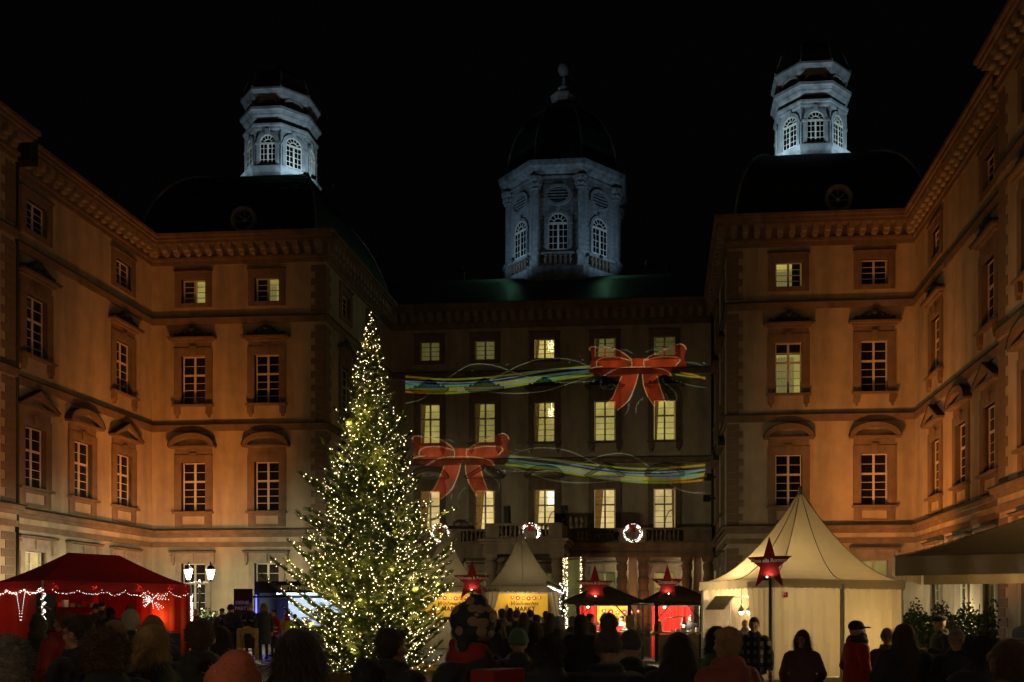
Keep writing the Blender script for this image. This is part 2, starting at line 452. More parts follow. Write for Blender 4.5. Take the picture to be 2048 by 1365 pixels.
        s.box(-w / 2, -0.088, h, w / 2, 0.14, h + 0.32)
        s.box(-w / 2 - sw - .1, -0.05, h + .323, w / 2 + sw + .1, 0.1, h + .55)
        s.prism([(-.05, h + .08), (.05, h + .08), (.05, h + .5), (-.05, h + .5)], -0.16, -0.092)
        P('surround', s, M['stone_light'])
        for sx in (-1, 1):
            x = sx * (w / 2 + sw + .12)
            b = MB(); b.prism([(x - .09, h + .55), (x - .09, h + .1), (x, h - .1), (x + .09, h + .1), (x + .09, h + .55)], -.2, -.02)
            b.ball((x, -.2, h + .42), (.09, .07, .09)); b.ball((x, -.13, h + .02), (.07, .06, .08))
            P('console', b, M['stone_light'])
        c = MB(); c.box(-w / 2 - sw - .25, -0.3, h + .553, w / 2 + sw + .25, 0, h + .63); P('hood', c, M['stone'])
        c = MB(); c.box(-w / 2 - sw - .28, -0.34, h + .633, w / 2 + sw + .28, 0, h + .67); P('lead_cap', c, M['lead'])
        c = MB(); c.box(-w / 2 - sw - .06, -0.2, -0.33, w / 2 + sw + .06, 0.14, -0.202); P('sill', c, M['stone'])
    f, panes = ft
    TPL[kind] = (h, out, f.mesh('frame', M['white_paint']), panes)
    return TPL[kind]


def wavy(x0, x1, z0, z1, y, slant=0.0, n=None):
    c = MB(); n = n or max(4, int(abs(x1 - x0) / 0.07)) * 2
    top = []; bot = []
    for i in range(n + 1):
        t = i / n; yy = y + 0.03 * math.sin(t * n * 1.6)
        top.append((x0 + (x1 - x0) * t, yy, z1)); bot.append((x0 + (x1 - slant - x0) * t, yy, z0))
    for i in range(n): c.quad(bot[i], bot[i + 1], top[i + 1], top[i])
    return c


def window(root, kind, loc, rz, light=None, extra=None):
    h, parts_, fr, panes = tpl(kind)
    wo = link('window', parts_[0][1], root, loc, rz)
    for name, me in parts_[1:]: link(name, me, wo)
    link('frame', fr, wo)
    gm = 'glass_dark' if light is None else 'glass_lit'
    for x, z, pw, ph in panes:
        link('pane', pane_mesh(pw, ph, gm), wo, (x, 0, z))
    if light:
        r = MB(); x0, x1, z1, y0, y1 = -1.1, 1.1, h + .3, 0.35, 1.5
        r.quad((x0, y1, -.4), (x1, y1, -.4), (x1, y1, z1), (x0, y1, z1))
        r.quad((x0, y0, -.4), (x0, y1, -.4), (x0, y1, z1), (x0, y0, z1)); r.quad((x1, y1, -.4), (x1, y0, -.4), (x1, y0, z1), (x1, y1, z1))
        r.quad((x0, y0, z1), (x0, y1, z1), (x1, y1, z1), (x1, y0, z1)); r.quad((x0, y0, -.4), (x1, y0, -.4), (x1, y1, -.4), (x0, y1, -.4))
        link('lit_room', r.mesh('lit_room', M[light]), wo)
        hw = GW / 2
        for e in (extra or ()):
            if e == 'curtL': link('curtain', wavy(-hw + .02, -.1, 0, h, .42, .22).mesh('curtain', M['curtain']), wo)
            elif e == 'curtR': link('curtain', wavy(hw - .02, hw - .22, 0, h, .42, -.05).mesh('curtain', M['curtain']), wo)
            elif e == 'thinL': link('curtain', wavy(-hw + .02, -hw + .3, 0, h, .42, .12).mesh('curtain', M['curtain']), wo)
            elif e == 'net':
                link('curtain', wavy(-hw, hw * .5, 0, h * .75, .42).mesh('curtain', M['curtain_net']), wo)
            elif e == 'halfL': b = MB(); b.box(-hw, .36, -.1, .0, .4, h + .1); link('blind', b.mesh('blind', M['lead']), wo)
            elif e == 'halfR': b = MB(); b.box(.22, .36, -.1, hw, .4, h + .1); link('blind', b.mesh('blind', M['lead']), wo)
            elif e == 'topdark': b = MB(); b.box(-hw, .36, h * .8, hw, .4, h + .1); link('blind', b.mesh('blind', M['lead']), wo)
            elif e == 'bright': b = MB(); b.box(.08, 1.0, h * .63, hw, 1.05, h); link('lit_panel', b.mesh('lit_panel', M['room_white']), wo)
            elif e == 'chand':
                b = MB()
                for k in range(60):
                    a = R.random() * 6.28; q = R.random() ** .5
                    b.octb((.35 + .26 * q * math.cos(a), .8 + R.random() * .3, h * .8 + R.uniform(-.35, .3)), .022)
                b.tube([(.35, .95, h * .8), (.35, .95, h + .3)], .01, 4)
                link('chandelier', b.mesh('chandelier', M['bulb']), wo)
            elif e == 'archd':
                b = MB(); b.strip(arc(.55, h * .1, .5, 1.1, math.pi, math.pi * .5, 8), arc(.55, h * .1, .56, 1.16, math.pi, math.pi * .5, 8), 1.40, 1.45)
                link('inner_arch', b.mesh('inner_arch', M['curtain']), wo)
    else:
        b = MB(); b.box(-GW / 2 - .02, .25, -.02, GW / 2 + .02, .28, h + .02)
        link('backing', b.mesh('backing', M['lead']), wo)
        if extra == 'curt': link('curtain', wavy(0.12, GW / 2 - .05, 0, h * .78, .235).mesh('curtain', M['curtain_net']), wo)
    return wo


gl = bpy.data.materials.new('clear pane'); gl.use_nodes = True
N = gl.node_tree.nodes; L = gl.node_tree.links; N.remove(N['Principled BSDF'])
tr = N.new('ShaderNodeBsdfTransparent'); tr.inputs[0].default_value = (.86, .88, .82, 1)
gg = N.new('ShaderNodeBsdfGlossy'); gg.inputs[1].default_value = 0.08
ms = N.new('ShaderNodeMixShader'); ms.inputs[0].default_value = 0.08
L.new(tr.outputs[0], ms.inputs[1]); L.new(gg.outputs[0], ms.inputs[2]); L.new(ms.outputs[0], N['Material Output'].inputs[0])
M['glass_lit'] = gl

GLZ = {'attic': 18.35, 'upper': 12.96, 'arch': 7.27, 'gable': 7.27, 'ground': 1.40}
GLH = {'attic': 1.27, 'upper': 2.58, 'arch': 2.6, 'gable': 2.6, 'ground': 3.1}


def face(root, org, rz, Lx, wins, dz=0.0, e0=0.0, e1=0.0, low=True, zb=0.2, corb=True):
    """one wall face: org is the left end seen from outside. wins: (x, kind, light, extra)"""
    rp = POS[root.name]
    loc = (org[0] - rp[0], org[1] - rp[1], -rp[2] + dz)
    def lk(name, mb, m, sm=False): return link(name, mb.mesh(name, m, sm), root, loc, rz)
    # wall with openings
    top = 20.45
    ops = [(x - GW / 2, x + GW / 2, GLZ[k], GLZ[k] + GLH[k]) for x, k, *_ in wins]
    xs_ = sorted({0, Lx, *[o[0] for o in ops], *[o[1] for o in ops]})
    zs = sorted({zb, top, *[o[2] for o in ops], *[o[3] for o in ops]})
    wm = MB()
    for i in range(len(xs_) - 1):
        for j in range(len(zs) - 1):
            xm, zm = (xs_[i] + xs_[i + 1]) / 2, (zs[j] + zs[j + 1]) / 2
            if any(o[0] < xm < o[1] and o[2] < zm < o[3] for o in ops): continue
            wm.quad((xs_[i], 0, zs[j]), (xs_[i + 1], 0, zs[j]), (xs_[i + 1], 0, zs[j + 1]), (xs_[i], 0, zs[j + 1]))
    for a, b, c_, d in ops:
        wm.quad((a, 0, c_), (a, .3, c_), (a, .3, d), (a, 0, d)); wm.quad((b, .3, c_), (b, 0, c_), (b, 0, d), (b, .3, d))
        wm.quad((a, 0, d), (a, .3, d), (b, .3, d), (b, 0, d)); wm.quad((a, .3, c_), (a, 0, c_), (b, 0, c_), (b, .3, c_))
    lk('wall', wm, M['plaster'])
    x0, x1 = -e0, Lx + e1
    def band(name, z0, z1, pr, m, k0=1, k1=1):
        b = MB(); b.box(-pr if e0 else .052, -pr, z0, Lx + (pr if e1 else -.052), .05, z1); lk(name, b, m)
    band('plinth', zb, .95, .08, M['stone'])
    for z0, z1 in ((11.52, 11.86), (17.2, 17.54)):
        band('string_course', z0, z1, .10, M['stone']); band('lead_ledge', z1 + .003, z1 + .04, .17, M['lead'])
    if low:
        band('architrave', 5.37, 5.62, .10, M['stone']); band('frieze', 5.623, 5.88, .05, M['plaster'])
        band('architrave', 5.883, 6.05, .14, M['stone']); band('cornice', 6.053, 6.24, .26, M['stone'])
        band('lead_ledge', 6.243, 6.29, .32, M['lead'])
    band('architrave', 20.36, 20.6, .08, M['stone']); band('architrave', 20.603, 20.76, .15, M['stone'])
    band('frieze', 20.763, 21.36, .06, M['stone'])
    band('cornice', 21.363, 21.52, .48, M['stone']); band('cornice', 21.523, 21.68, .58, M['stone']); band('gutter', 21.683, 21.85, .68, M['stone'])
    if corb:
        if 'corbel' not in TPL:
            b = MB()
            b.prism([(-.15, .58), (-.15, .14), (-.11, .04), (0, 0), (.11, .04), (.15, .14), (.15, .58)], -.22, 0)
            b.prism([(-.15, .58), (-.15, .30), (-.11, .22), (.11, .22), (.15, .30), (.15, .58)], -.42, -.223)
            TPL['corbel'] = b.mesh('corbel', M['stone_light'])
        n = max(1, round(Lx / .6)); sp = Lx / n
        ca, sa = math.cos(rz), math.sin(rz)
        for i in range(n):
            x = sp * (i + .5); y = -.062
            link('corbel', TPL['corbel'], root, (loc[0] + x * ca - y * sa, loc[1] + x * sa + y * ca, loc[2] + 20.775), rz)
    ca, sa = math.cos(rz), math.sin(rz)
    for wdef in wins:
        x, k = wdef[0], wdef[1]; li = wdef[2] if len(wdef) > 2 else None; ex = wdef[3] if len(wdef) > 3 else None
        window(root, k, (loc[0] + x * ca, loc[1] + x * sa, loc[2] + GLZ[k]), rz, li, ex)


def quoins(root, cx_, cy_, sx, sy, z0, z1, dz=0.0):
    """blocks wrapping an outer corner; sx, sy point from the corner into the building"""
    rp = POS[root.name]; ms_ = []
    for k in (0, 1):
        a, b_ = ((.78, .55), (.56, .78))[k]
        m = MB(); e = .028
        m.box(-sx * e, -sy * e, .006, sx * a, sy * b_, .342)
        ms_.append(m.mesh('quoin', M['stone']))
    z = z0; k = 0
    while z < z1 - .3:
        if not any(a < z + .17 < b for a, b in ((5.3, 6.3), (11.5, 11.9), (17.15, 17.6))):
            link('quoin', ms_[k % 2], root, (cx_ - rp[0], cy_ - rp[1], z - rp[2] + dz))
        z += .35; k += 1


def dome_roof(root, cx_, cy_, hx, hy, z0, hz, top):
    rings = []; n = 22
    for i in range(n + 1):
        t = math.pi / 2 * i / n
        a = math.cos(t) ** .9
        rings.append((top + (hx - top) * a, top + (hy - top) * a, z0 + hz * math.sin(t) ** 1.25))
    m = MB()
    for i in range(n):
        (a, b, z), (a2, b2, z2) = rings[i], rings[i + 1]
        m.cur = 0
        # each slate course overhangs the next a little
        o = .035
        pr = [(-a - o, -b - o), (a + o, -b - o), (a + o, b + o), (-a - o, b + o)]; p2 = [(-a2, -b2), (a2, -b2), (a2, b2), (-a2, b2)]
        for k in range(4):
            k2 = (k + 1) % 4
            m.quad((cx_ + pr[k][0], cy_ + pr[k][1], z), (cx_ + pr[k2][0], cy_ + pr[k2][1], z), (cx_ + p2[k2][0], cy_ + p2[k2][1], z2), (cx_ + p2[k][0], cy_ + p2[k][1], z2))
    m.box(cx_ - top, cy_ - top, z0 + hz - .1, cx_ + top, cy_ + top, z0 + hz + .02)
    wpart('dome_roof', m, M['slate'], root)
    for sx, sy in ((-1, -1), (1, -1), (1, 1), (-1, 1)):
        r = MB(); r.tube([(cx_ + sx * (a + .05), cy_ + sy * (b + .05), z + .03) for a, b, z in rings], .07, 5)
        wpart('hip_ridge', r, M['zinc'], root, True)


def oculus(root, c):
    m = MB(); x, y, z = c
    for a in range(24):
        t0, t1 = 2 * math.pi * a / 24, 2 * math.pi * (a + 1) / 24
        m.prism([(x + r * math.cos(t), z + r * math.sin(t)) for r, t in ((.52, t0), (.52, t1), (.7, t1), (.7, t0))], y - .25, y + 1.5)
    d = wpart('round_dormer', m, M['zinc'], root)
    p = MB(); p.prism([(x + .52 * math.cos(2 * math.pi * a / 24), z + .52 * math.sin(2 * math.pi * a / 24)) for a in range(24)], y + .02, y + .05)
    wpart('pane', p, M['glass_dark'], root)
    b = MB()
    for a in range(8):
        t = math.pi * a / 4; b.tube([(x + .1 * math.cos(t), y, z + .1 * math.sin(t)), (x + .5 * math.cos(t), y, z + .5 * math.sin(t))], .02, 4)
    b.ball((x, y, z), .1)
    wpart('glazing_bars', b, M['white_paint'], root)


# ------------------------------------------------------------------ palace
D, DF = 47.0, 58.8
UL, UR, PL, PR = -27.07, 12.72, -17.55, 3.42
SOUTH = 12.0
def zz(y): return gz(y)

# wings
lw = thing('palace_wing', 'orange lit left wing of the palace with three close bays beside the red tent', 'building', (UL - 4, 30, .36))
L1 = 35.6
wl = []
for x, a in ((9.25, 'gable'), (5.95, 'arch'), (2.6, 'gable')): wl += [(D - L1 - x, a), (D - L1 - x, 'ground')]
for x in (9.15, 2.65): wl += [(D - L1 - x, 'upper'), (D - L1 - x, 'attic')]
wl = [(x, k, None, None) for x, k in wl]
i = next(j for j, q in enumerate(wl) if q[1] == 'ground'); wl[i] = (wl[i][0], 'ground', 'room_warm', ['thinL'])
face(lw, (UL, L1, 0), rad(90), D - L1, wl)
wb = []
for y in (33.0, 29.2, 25.4, 21.6, 17.8, 14.0):
    for k in ('arch', 'ground', 'upper', 'attic'): wb.append((y - SOUTH, k))
face(lw, (UL + .7, SOUTH, 0), rad(90), L1 - SOUTH, wb, e1=1, dz=.004)
quoins(lw, UL + .7, L1, -1, -1, .95, 20.2)
m = MB(); m.quad((UL + .7, L1 - .003, .2), (UL - .5, L1 - .003, .2), (UL - .5, L1 - .003, 20.45), (UL + .7, L1 - .003, 20.45)); wpart('wall', m, M['plaster'], lw)
m = MB(); xp, yp = UL + .14, 36.5
m.tube([(xp, yp, .4), (xp, yp, 6.0)], .075, 8); wpart('downpipe', m, M['iron'], lw, True)
m = MB(); m.tube([(xp, yp, 6.3), (xp, yp, 20.5), (xp + .3, yp, 21.1)], .075, 8); wpart('downpipe', m, M['iron'], lw, True)
m = MB(); m.box(xp - .2, yp - .3, 20.7, xp + .75, yp + .25, 21.9); wpart('rain_hopper', m, M['iron'], lw)

rw = thing('palace_wing', 'orange lit right wing of the palace above the beige awning', 'building', (UR + 4, 30, .36))
R1 = 33.6
wl = []
for x, a in ((3.5, 'gable'), (7.15, 'arch'), (10.55, 'gable')): wl += [(x, a, None, None), (x, 'ground', 'room_dim', ['thinL'])]
for x in (3.55, 10.45): wl += [(x, 'upper', None, None), (x, 'attic', None, None)]
face(rw, (UR, D, 0), rad(-90), D - R1, wl)
wb = []
for x in (2.85, 6.6, 10.4, 14.1, 17.9):
    for k in ('arch', 'ground', 'upper', 'attic'): wb.append((x, k))
face(rw, (UR - .7, R1, 0), rad(-90), R1 - SOUTH, wb, e0=1, dz=.004)
quoins(rw, UR - .7, R1, 1, -1, .95, 20.2)
m = MB(); m.quad((UR - .7, R1 - .003, .2), (UR + .5, R1 - .003, .2), (UR + .5, R1 - .003, 20.45), (UR - .7, R1 - .003, 20.45)); wpart('wall', m, M['plaster'], rw)
m = MB(); m.box(UR - .75, R1 + .02, 20.7, UR + .1, R1 + .55, 21.9); wpart('rain_hopper', m, M['iron'], rw)
for root, s, u in ((lw, -1, UL), (rw, 1, UR)):
    m = MB()
    a = u - s * .65; b = u + s * 6; c_ = u + s * 12
    for (y0, y1) in ((SOUTH, D - .7),):
        m.quad((a, y0, 21.86), (b, y0, 26.5), (b, y1, 26.5), (a, y1, 21.86)); m.quad((b, y0, 26.5), (c_, y0, 21.86), (c_, y1, 21.86), (b, y1, 26.5))
        m.quad((a, y0, 21.86), (c_, y0, 21.86), (b, y0, 26.5))
    wpart('roof', m, M['slate'], root)
    m = MB(); m.box(u + s * 1.6, SOUTH, .2, u + s * 12, D, 21.6); wpart('outer_wall', m, M['plaster'], root)

# corner pavilions
LP = thing('corner_pavilion', 'left corner pavilion with dark dome roof behind the twin street lantern', 'building', (-22.3, 54, .36))
x1_, x2_ = -24.75 - UL, -20.72 - UL
face(LP, (UL, D, 0), 0, PL - UL, [
    (x1_, 'ground'), (x2_, 'ground'), (x1_, 'arch'), (x2_, 'arch', None, 'curt'), (x1_, 'upper'), (x2_, 'upper'),
    (x1_, 'attic', 'room', ['halfL']), (x2_, 'attic', 'room', ['halfL', 'net'])], dz=.008, e1=1)
face(LP, (PL, D, 0), rad(90), DF - D, [(3.05, k) for k in ('ground', 'arch', 'upper', 'attic')] + [(7.6, k) for k in ('ground', 'arch', 'upper', 'attic')], dz=.012)
quoins(LP, PL, D, -1, 1, .95, 20.2, .01)
RP = thing('corner_pavilion', 'right corner pavilion with dark dome roof behind the big cream tent', 'building', (8.0, 54, .36))
x1_, x2_ = 6.48 - PR, 10.72 - PR
face(RP, (PR, D, 0), 0, UR - PR, [
    (x1_, 'ground'), (x2_, 'ground', 'room', []), (x1_, 'arch'), (x2_, 'arch'), (x1_, 'upper', 'room', ['net', 'topdark']), (x2_, 'upper'),
    (x1_, 'attic', 'room', ['halfR', 'net']), (x2_, 'attic')], dz=.008, e0=1)
face(RP, (PR, DF, 0), rad(-90), DF - D, [(8.75, k) for k in ('ground', 'arch', 'upper', 'attic')] + [(4.2, k) for k in ('ground', 'arch', 'upper', 'attic')], dz=.012)
quoins(RP, PR, D, 1, 1, .95, 20.2, .01)
for root, s in ((LP, -1), (RP, 1)):
    cxp = -7.18 + s * 15.92
    dome_roof(root, cxp, 54.4, 4.75 + .1, 7.0, 21.86, 5.3, 1.95)
    oculus(root, (cxp - s * 0.9 if s < 0 else cxp + .3, 47.55, 22.9))
    m = MB(); m.box(cxp - 4.5, 48.6, .2, cxp + 4.5, 62, 21.6) ; wpart('core_wall', m, M['plaster'], root)
    m = MB(); m.box(cxp - 5.5, 47, 21.86, cxp + 5.5, 62.4, 21.88); wpart('roof_deck', m, M['lead'], root)
m = MB()
xp, yp = PR - .12, DF - .5
m.tube([(xp, yp, .4), (xp, yp, 21.2)], .08, 8); wpart('downpipe', m, M['iron'], RP, True)
for z, y in ((9.9, 55.5), (8.8, 57.0)):
    m = MB(); m.box(PR - .75, y, z, PR - .3, y + .4, z + .4); m.box(PR - .3, y + .15, z + .15, PR, y + .25, z + .25); wpart('floodlight_box', m, M['iron'], RP)

# central block
CB = thing('palace_main_block', 'dark central block of the palace carrying the projected bows and ribbons', 'building', (-7.2, 66, .36))
cw = [-14.97, -11.33, -7.43, -3.53, .29]
ws = []
lit_a = [('room_dim', []), ('room_dim', []), ('room', ['thinL', 'chand']), ('room_dim', ['thinL']), ('room_dim', [])]
lit_u = [('room', ['thinL']), ('room', ['thinL']), ('room', ['thinL', 'chand']), ('room', []), ('room', ['thinL'])]
lit_1 = [('room_warm', ['curtL']), ('room_warm', ['curtL', 'curtR']), ('room_warm', ['thinL', 'bright', 'archd']), ('room_warm', ['curtL']), ('room_warm', ['curtR', 'archd'])]
for i, u in enumerate(cw):
    x = u - PL
    ws.append((x, 'attic', *lit_a[i])); ws.append((x, 'upper', *lit_u[i])); ws.append((x, ('arch', 'gable')[i % 2], *lit_1[i]))
    ws.append((x, 'ground', 'room_dim' if i != 4 else 'room', []))
face(CB, (PL, DF, 0), 0, PR - PL, ws, dz=.016, low=False)
m = MB()
m.quad((PL - 3, DF - .6, 21.88), (PR + 3, DF - .6, 21.88), (PR + 3, 65.0, 25.85), (PL - 3, 65.0, 25.85))
m.quad((PL - 3, 65.0, 25.85), (PR + 3, 65.0, 25.85), (PR + 3, 72, 21.88), (PL - 3, 72, 21.88))
wpart('roof', m, M['slate'], CB)
m = MB(); n = 30                                       # slate courses lying on the slope
for i in range(n):
    t0, t1 = i / n, (i + 1) / n; ya, yb = DF - .6 + t0 * (65.6 - DF), DF - .6 + t1 * (65.6 - DF); za, zb_ = 21.9 + t0 * 3.97, 21.9 + t1 * 3.97
    m.quad((PL - 2.9, ya, za + .05), (PR + 2.9, ya, za + .05), (PR + 2.9, yb, zb_ + .01), (PL - 2.9, yb, zb_ + .01)); m.quad((PL - 2.9, ya, za), (PR + 2.9, ya, za), (PR + 2.9, ya, za + .05), (PL - 2.9, ya, za + .05))
wpart('slate_courses', m, M['slate'], CB)['kind'] = 'stuff'
m = MB(); m.box(PL, DF + 1.6, .2, PR, 72, 21.6); wpart('core_wall', m, M['plaster'], CB)
for x in (-14.6, -7.4, -.2):
    m = MB(); y = 61.2; z = 23.1
    m.prism([(x - .35, z), (x + .35, z), (x + .35, z + .5), (x, z + .8), (x - .35, z + .5)], y, y + 1.6); wpart('dormer', m, M['lead'], CB)
for x in (-14, -9.5, -4.5, .5):
    m = MB(); m.tube([(x, 65, 25.8), (x, 65, 26.35)], .02, 4); m.ball((x, 65, 26.38), .05); wpart('lightning_rod', m, M['metal'], CB)
for x in (-9.9, -6.2):
    m = MB(); m.box(x - .16, DF - .3, 6.9, x + .16, DF - .12, 8.8); wpart('banner_case', m, M['iron'], CB)

# porch and balcony
PO = thing('porch', 'columned porch with stone balcony in front of the dark central block', 'porch', (-7.2, 55.5, .36))
VP_, VC = 56.2, 52.9
def col(x, y, r=.30):
    m = MB()
    m.box(x - r * 1.35, y - r * 1.35, .36, x + r * 1.35, y + r * 1.35, .62)
    m.lathe([(r * 1.25, .62), (r * 1.25, .75), (r, .82), (r * 1.02, 2.4), (r * .9, 4.95), (r * 1.1, 5.0), (r * 1.1, 5.08), (r * .95, 5.1)], 16, (x, y))
    m.box(x - r * 1.25, y - r * 1.25, 5.1, x + r * 1.25, y + r * 1.25, 5.3)
    c = wpart('column', m, M['stone'], PO, False)
    for z in (1.3, 2.1, 2.9, 3.7, 4.5):
        b = MB(); b.lathe([(r * 1.06, z), (r * 1.12, z + .04), (r * 1.12, z + .36), (r * 1.06, z + .4)], 16, (x, y)); wpart('column_band', b, M['stone'], PO)
t_ = lambda px, V: V * math.tan(math.atan((px - CX) / F) - TH)
rc = [t_(p, VP_) for p in (1161, 1244, 1287, 1374, 1417)]
for x in rc: col(x, VP_); 
for x in rc[:-1]: col(-14.8 - x, VP_)
cc = [t_(983, VC), t_(1115, VC)]
for x in cc: col(x, VC, .33)
for a, b in ((rc[1], rc[2]), (rc[3], rc[4]), (-14.8 - rc[2], -14.8 - rc[1])):
    m = MB(); m.box(a + .42, VP_ + .05, .36, b - .42, VP_ + .5, 5.3); wpart('pier', m, M['plaster'], PO)
def entab(x0, x1, y0, y1, dz=0):
    for nm, z0, z1, p, mm in (('architrave', 5.3, 5.55, .12, 'stone'), ('frieze', 5.553, 5.85, .06, 'stone'), ('cornice', 5.853, 6.02, .2, 'stone'), ('cornice', 6.023, 6.18, .36, 'stone')):
        m = MB(); m.box(x0 - p, y0 - p, z0 + dz, x1 + p, y1, z1 + dz); wpart(nm, m, M[mm], PO)
entab(PL + .3, PR - .3, VP_ - .3, DF - .02)
entab(cc[0] - .35, cc[1] + .35, VC - .35, VP_ - .7, .004)
bm_ = MB(); bm_.lathe([(.07, 0), (.07, .06), (.04, .1), (.085, .22), (.09, .3), (.05, .45), (.045, .52), (.07, .56), (.07, .62)], 8)
BAL = bm_.mesh('baluster', M['stone'], True)
rp = POS[PO.name]
def balus(x0, x1, y, ped, dz=0):
    m = MB(); m.box(x0, y - .12, 6.19 + dz, x1, y + .12, 6.33 + dz); wpart('balustrade_base', m, M['stone'], PO)
    m = MB(); m.box(x0, y - .15, 6.955 + dz, x1, y + .15, 7.1 + dz); wpart('handrail', m, M['stone'], PO)
    for p in ped:
        m = MB(); m.box(p[0], y - .17, 6.195 + dz, p[1], y + .17, 6.95 + dz); wpart('pedestal', m, M['stone'], PO)
    x = x0 + .15
    while x < x1 - .1:
        if not any(p[0] - .08 < x < p[1] + .08 for p in ped): link('baluster', BAL, PO, (x - rp[0], y - rp[1], 6.332 + dz - rp[2]))
        x += .26
balus(cc[1] + .4, PR - .3, VP_ - .1, [(rc[1] - .2, rc[2] + .2), (rc[3] - .2, rc[4] + .2), (cc[1] + .4, cc[1] + .9)])
balus(PL + .3, cc[0] - .4, VP_ - .1, [(-14.8 - rc[2] - .2, -14.8 - rc[1] + .2), (cc[0] - .9, cc[0] - .4)])
balus(cc[0] - .3, cc[1] + .3, VC - .1, [(cc[0] - .3, cc[0] + .5), (cc[1] - .5, cc[1] + .3), ((cc[0] + cc[1]) / 2 - .3, (cc[0] + cc[1]) / 2 + .7)], .004)
for x in (cc[0] - .2, cc[1] + .2):
    m = MB(); m.box(x - .1, VC + .1, 6.2, x + .1, VP_ - .3, 7.09); wpart('side_rail', m, M['stone'], PO)
m = MB(); m.box(PL + .35, VP_ - .6, .3, PR - .35, DF - .05, .5); wpart('step', m, M['stone'], PO)

# ------------------------------------------------------------------ lantern turrets and the central tower
def arch_window(root, c, w_, h, ang, face_r, frm='white_paint', cols=4, rows=4):
    """arched window: c=(cx,cy) axis, ang outward direction, face_r distance of the wall"""
    x, y = c[0] + math.cos(ang) * face_r, c[1] + math.sin(ang) * face_r
    rz = ang + math.pi / 2                               # local -y points outwards
    rp = POS[root.name]
    key = ('aw', w_, h, cols, rows)
    if key not in TPL:
        r = w_ / 2; hs = h - r
        f = MB(); t = w_ * .05
        f.box(-r, -.05, 0, -r + t, .02, hs); f.box(r - t, -.05, 0, r, .02, hs); f.box(-r + t, -.05, 0, r - t, .02, t); f.box(-r + t, -.055, hs - t * 1.4, r - t, .02, hs + t * .8)
        f.box(-t * .9, -.055, t, t * .9, .02, hs - t * 1.4)
        f.strip(arc(0, hs, r - t, r - t, math.pi, 0, 14), arc(0, hs, r, r, math.pi, 0, 14), -.05, .02)
        f.strip(arc(0, hs, r * .42, r * .42, math.pi, 0, 8), arc(0, hs, r * .5, r * .5, math.pi, 0, 8), -.04, .02)
        for k in range(1, 6):
            a = math.pi * k / 6; dx, dz_ = math.cos(a), math.sin(a); px_, pz_ = -dz_, dx; q = t * .3
            f.prism([(dx * r * .45 + px_ * q, hs + dz_ * r * .45 + pz_ * q), (dx * r * .45 - px_ * q, hs + dz_ * r * .45 - pz_ * q), (dx * (r - t) - px_ * q, hs + dz_ * (r - t) - pz_ * q), (dx * (r - t) + px_ * q, hs + dz_ * (r - t) + pz_ * q)], -.035, .02)
        for k in range(1, rows): f.box(-r + t, -.035, hs * k / rows - t * .25, r - t, .02, hs * k / rows + t * .25)
        for xx in (-r / 2 - t * .1, r / 2 + t * .1): f.box(xx - t * .3, -.037, t, xx + t * .3, .02, hs - t)
        g2 = MB(); g2.prism([(-r + t, t)] + arc(0, hs, r - t, r - t, math.pi, 0, 14) + [(r - t, t)], .0, .012)
        s = MB(); o = r + .09
        s.strip(arc(0, hs, r, r, math.pi, 0, 14), arc(0, hs, o + .1, o + .1, math.pi, 0, 14), -.09, .0)
        s.box(-o - .1, -.09, 0, -r, 0, hs); s.box(r, -.09, 0, o + .1, 0, hs)
        s.box(-o - .18, -.12, hs - .1, -r - .003, 0, hs + .02); s.box(r + .003, -.12, hs - .1, o + .18, 0, hs + .02)
        s.prism([(-.1, h - .02), (.1, h - .02), (.16, h + .32), (-.16, h + .32)], -.15, -.093)
        TPL[key] = (f.mesh('window', M[frm]), g2.mesh('glazing', M['glass_dark']), s.mesh('surround', M['zinc' if root['category'] == 'turret' else 'tower_stone']))
    a, b, s = TPL[key]
    def mk(z):
        o = link('window', a, root, (x - rp[0], y - rp[1], z - rp[2]), rz)
        link('glazing', b, o); link('surround', s, o)
    return mk


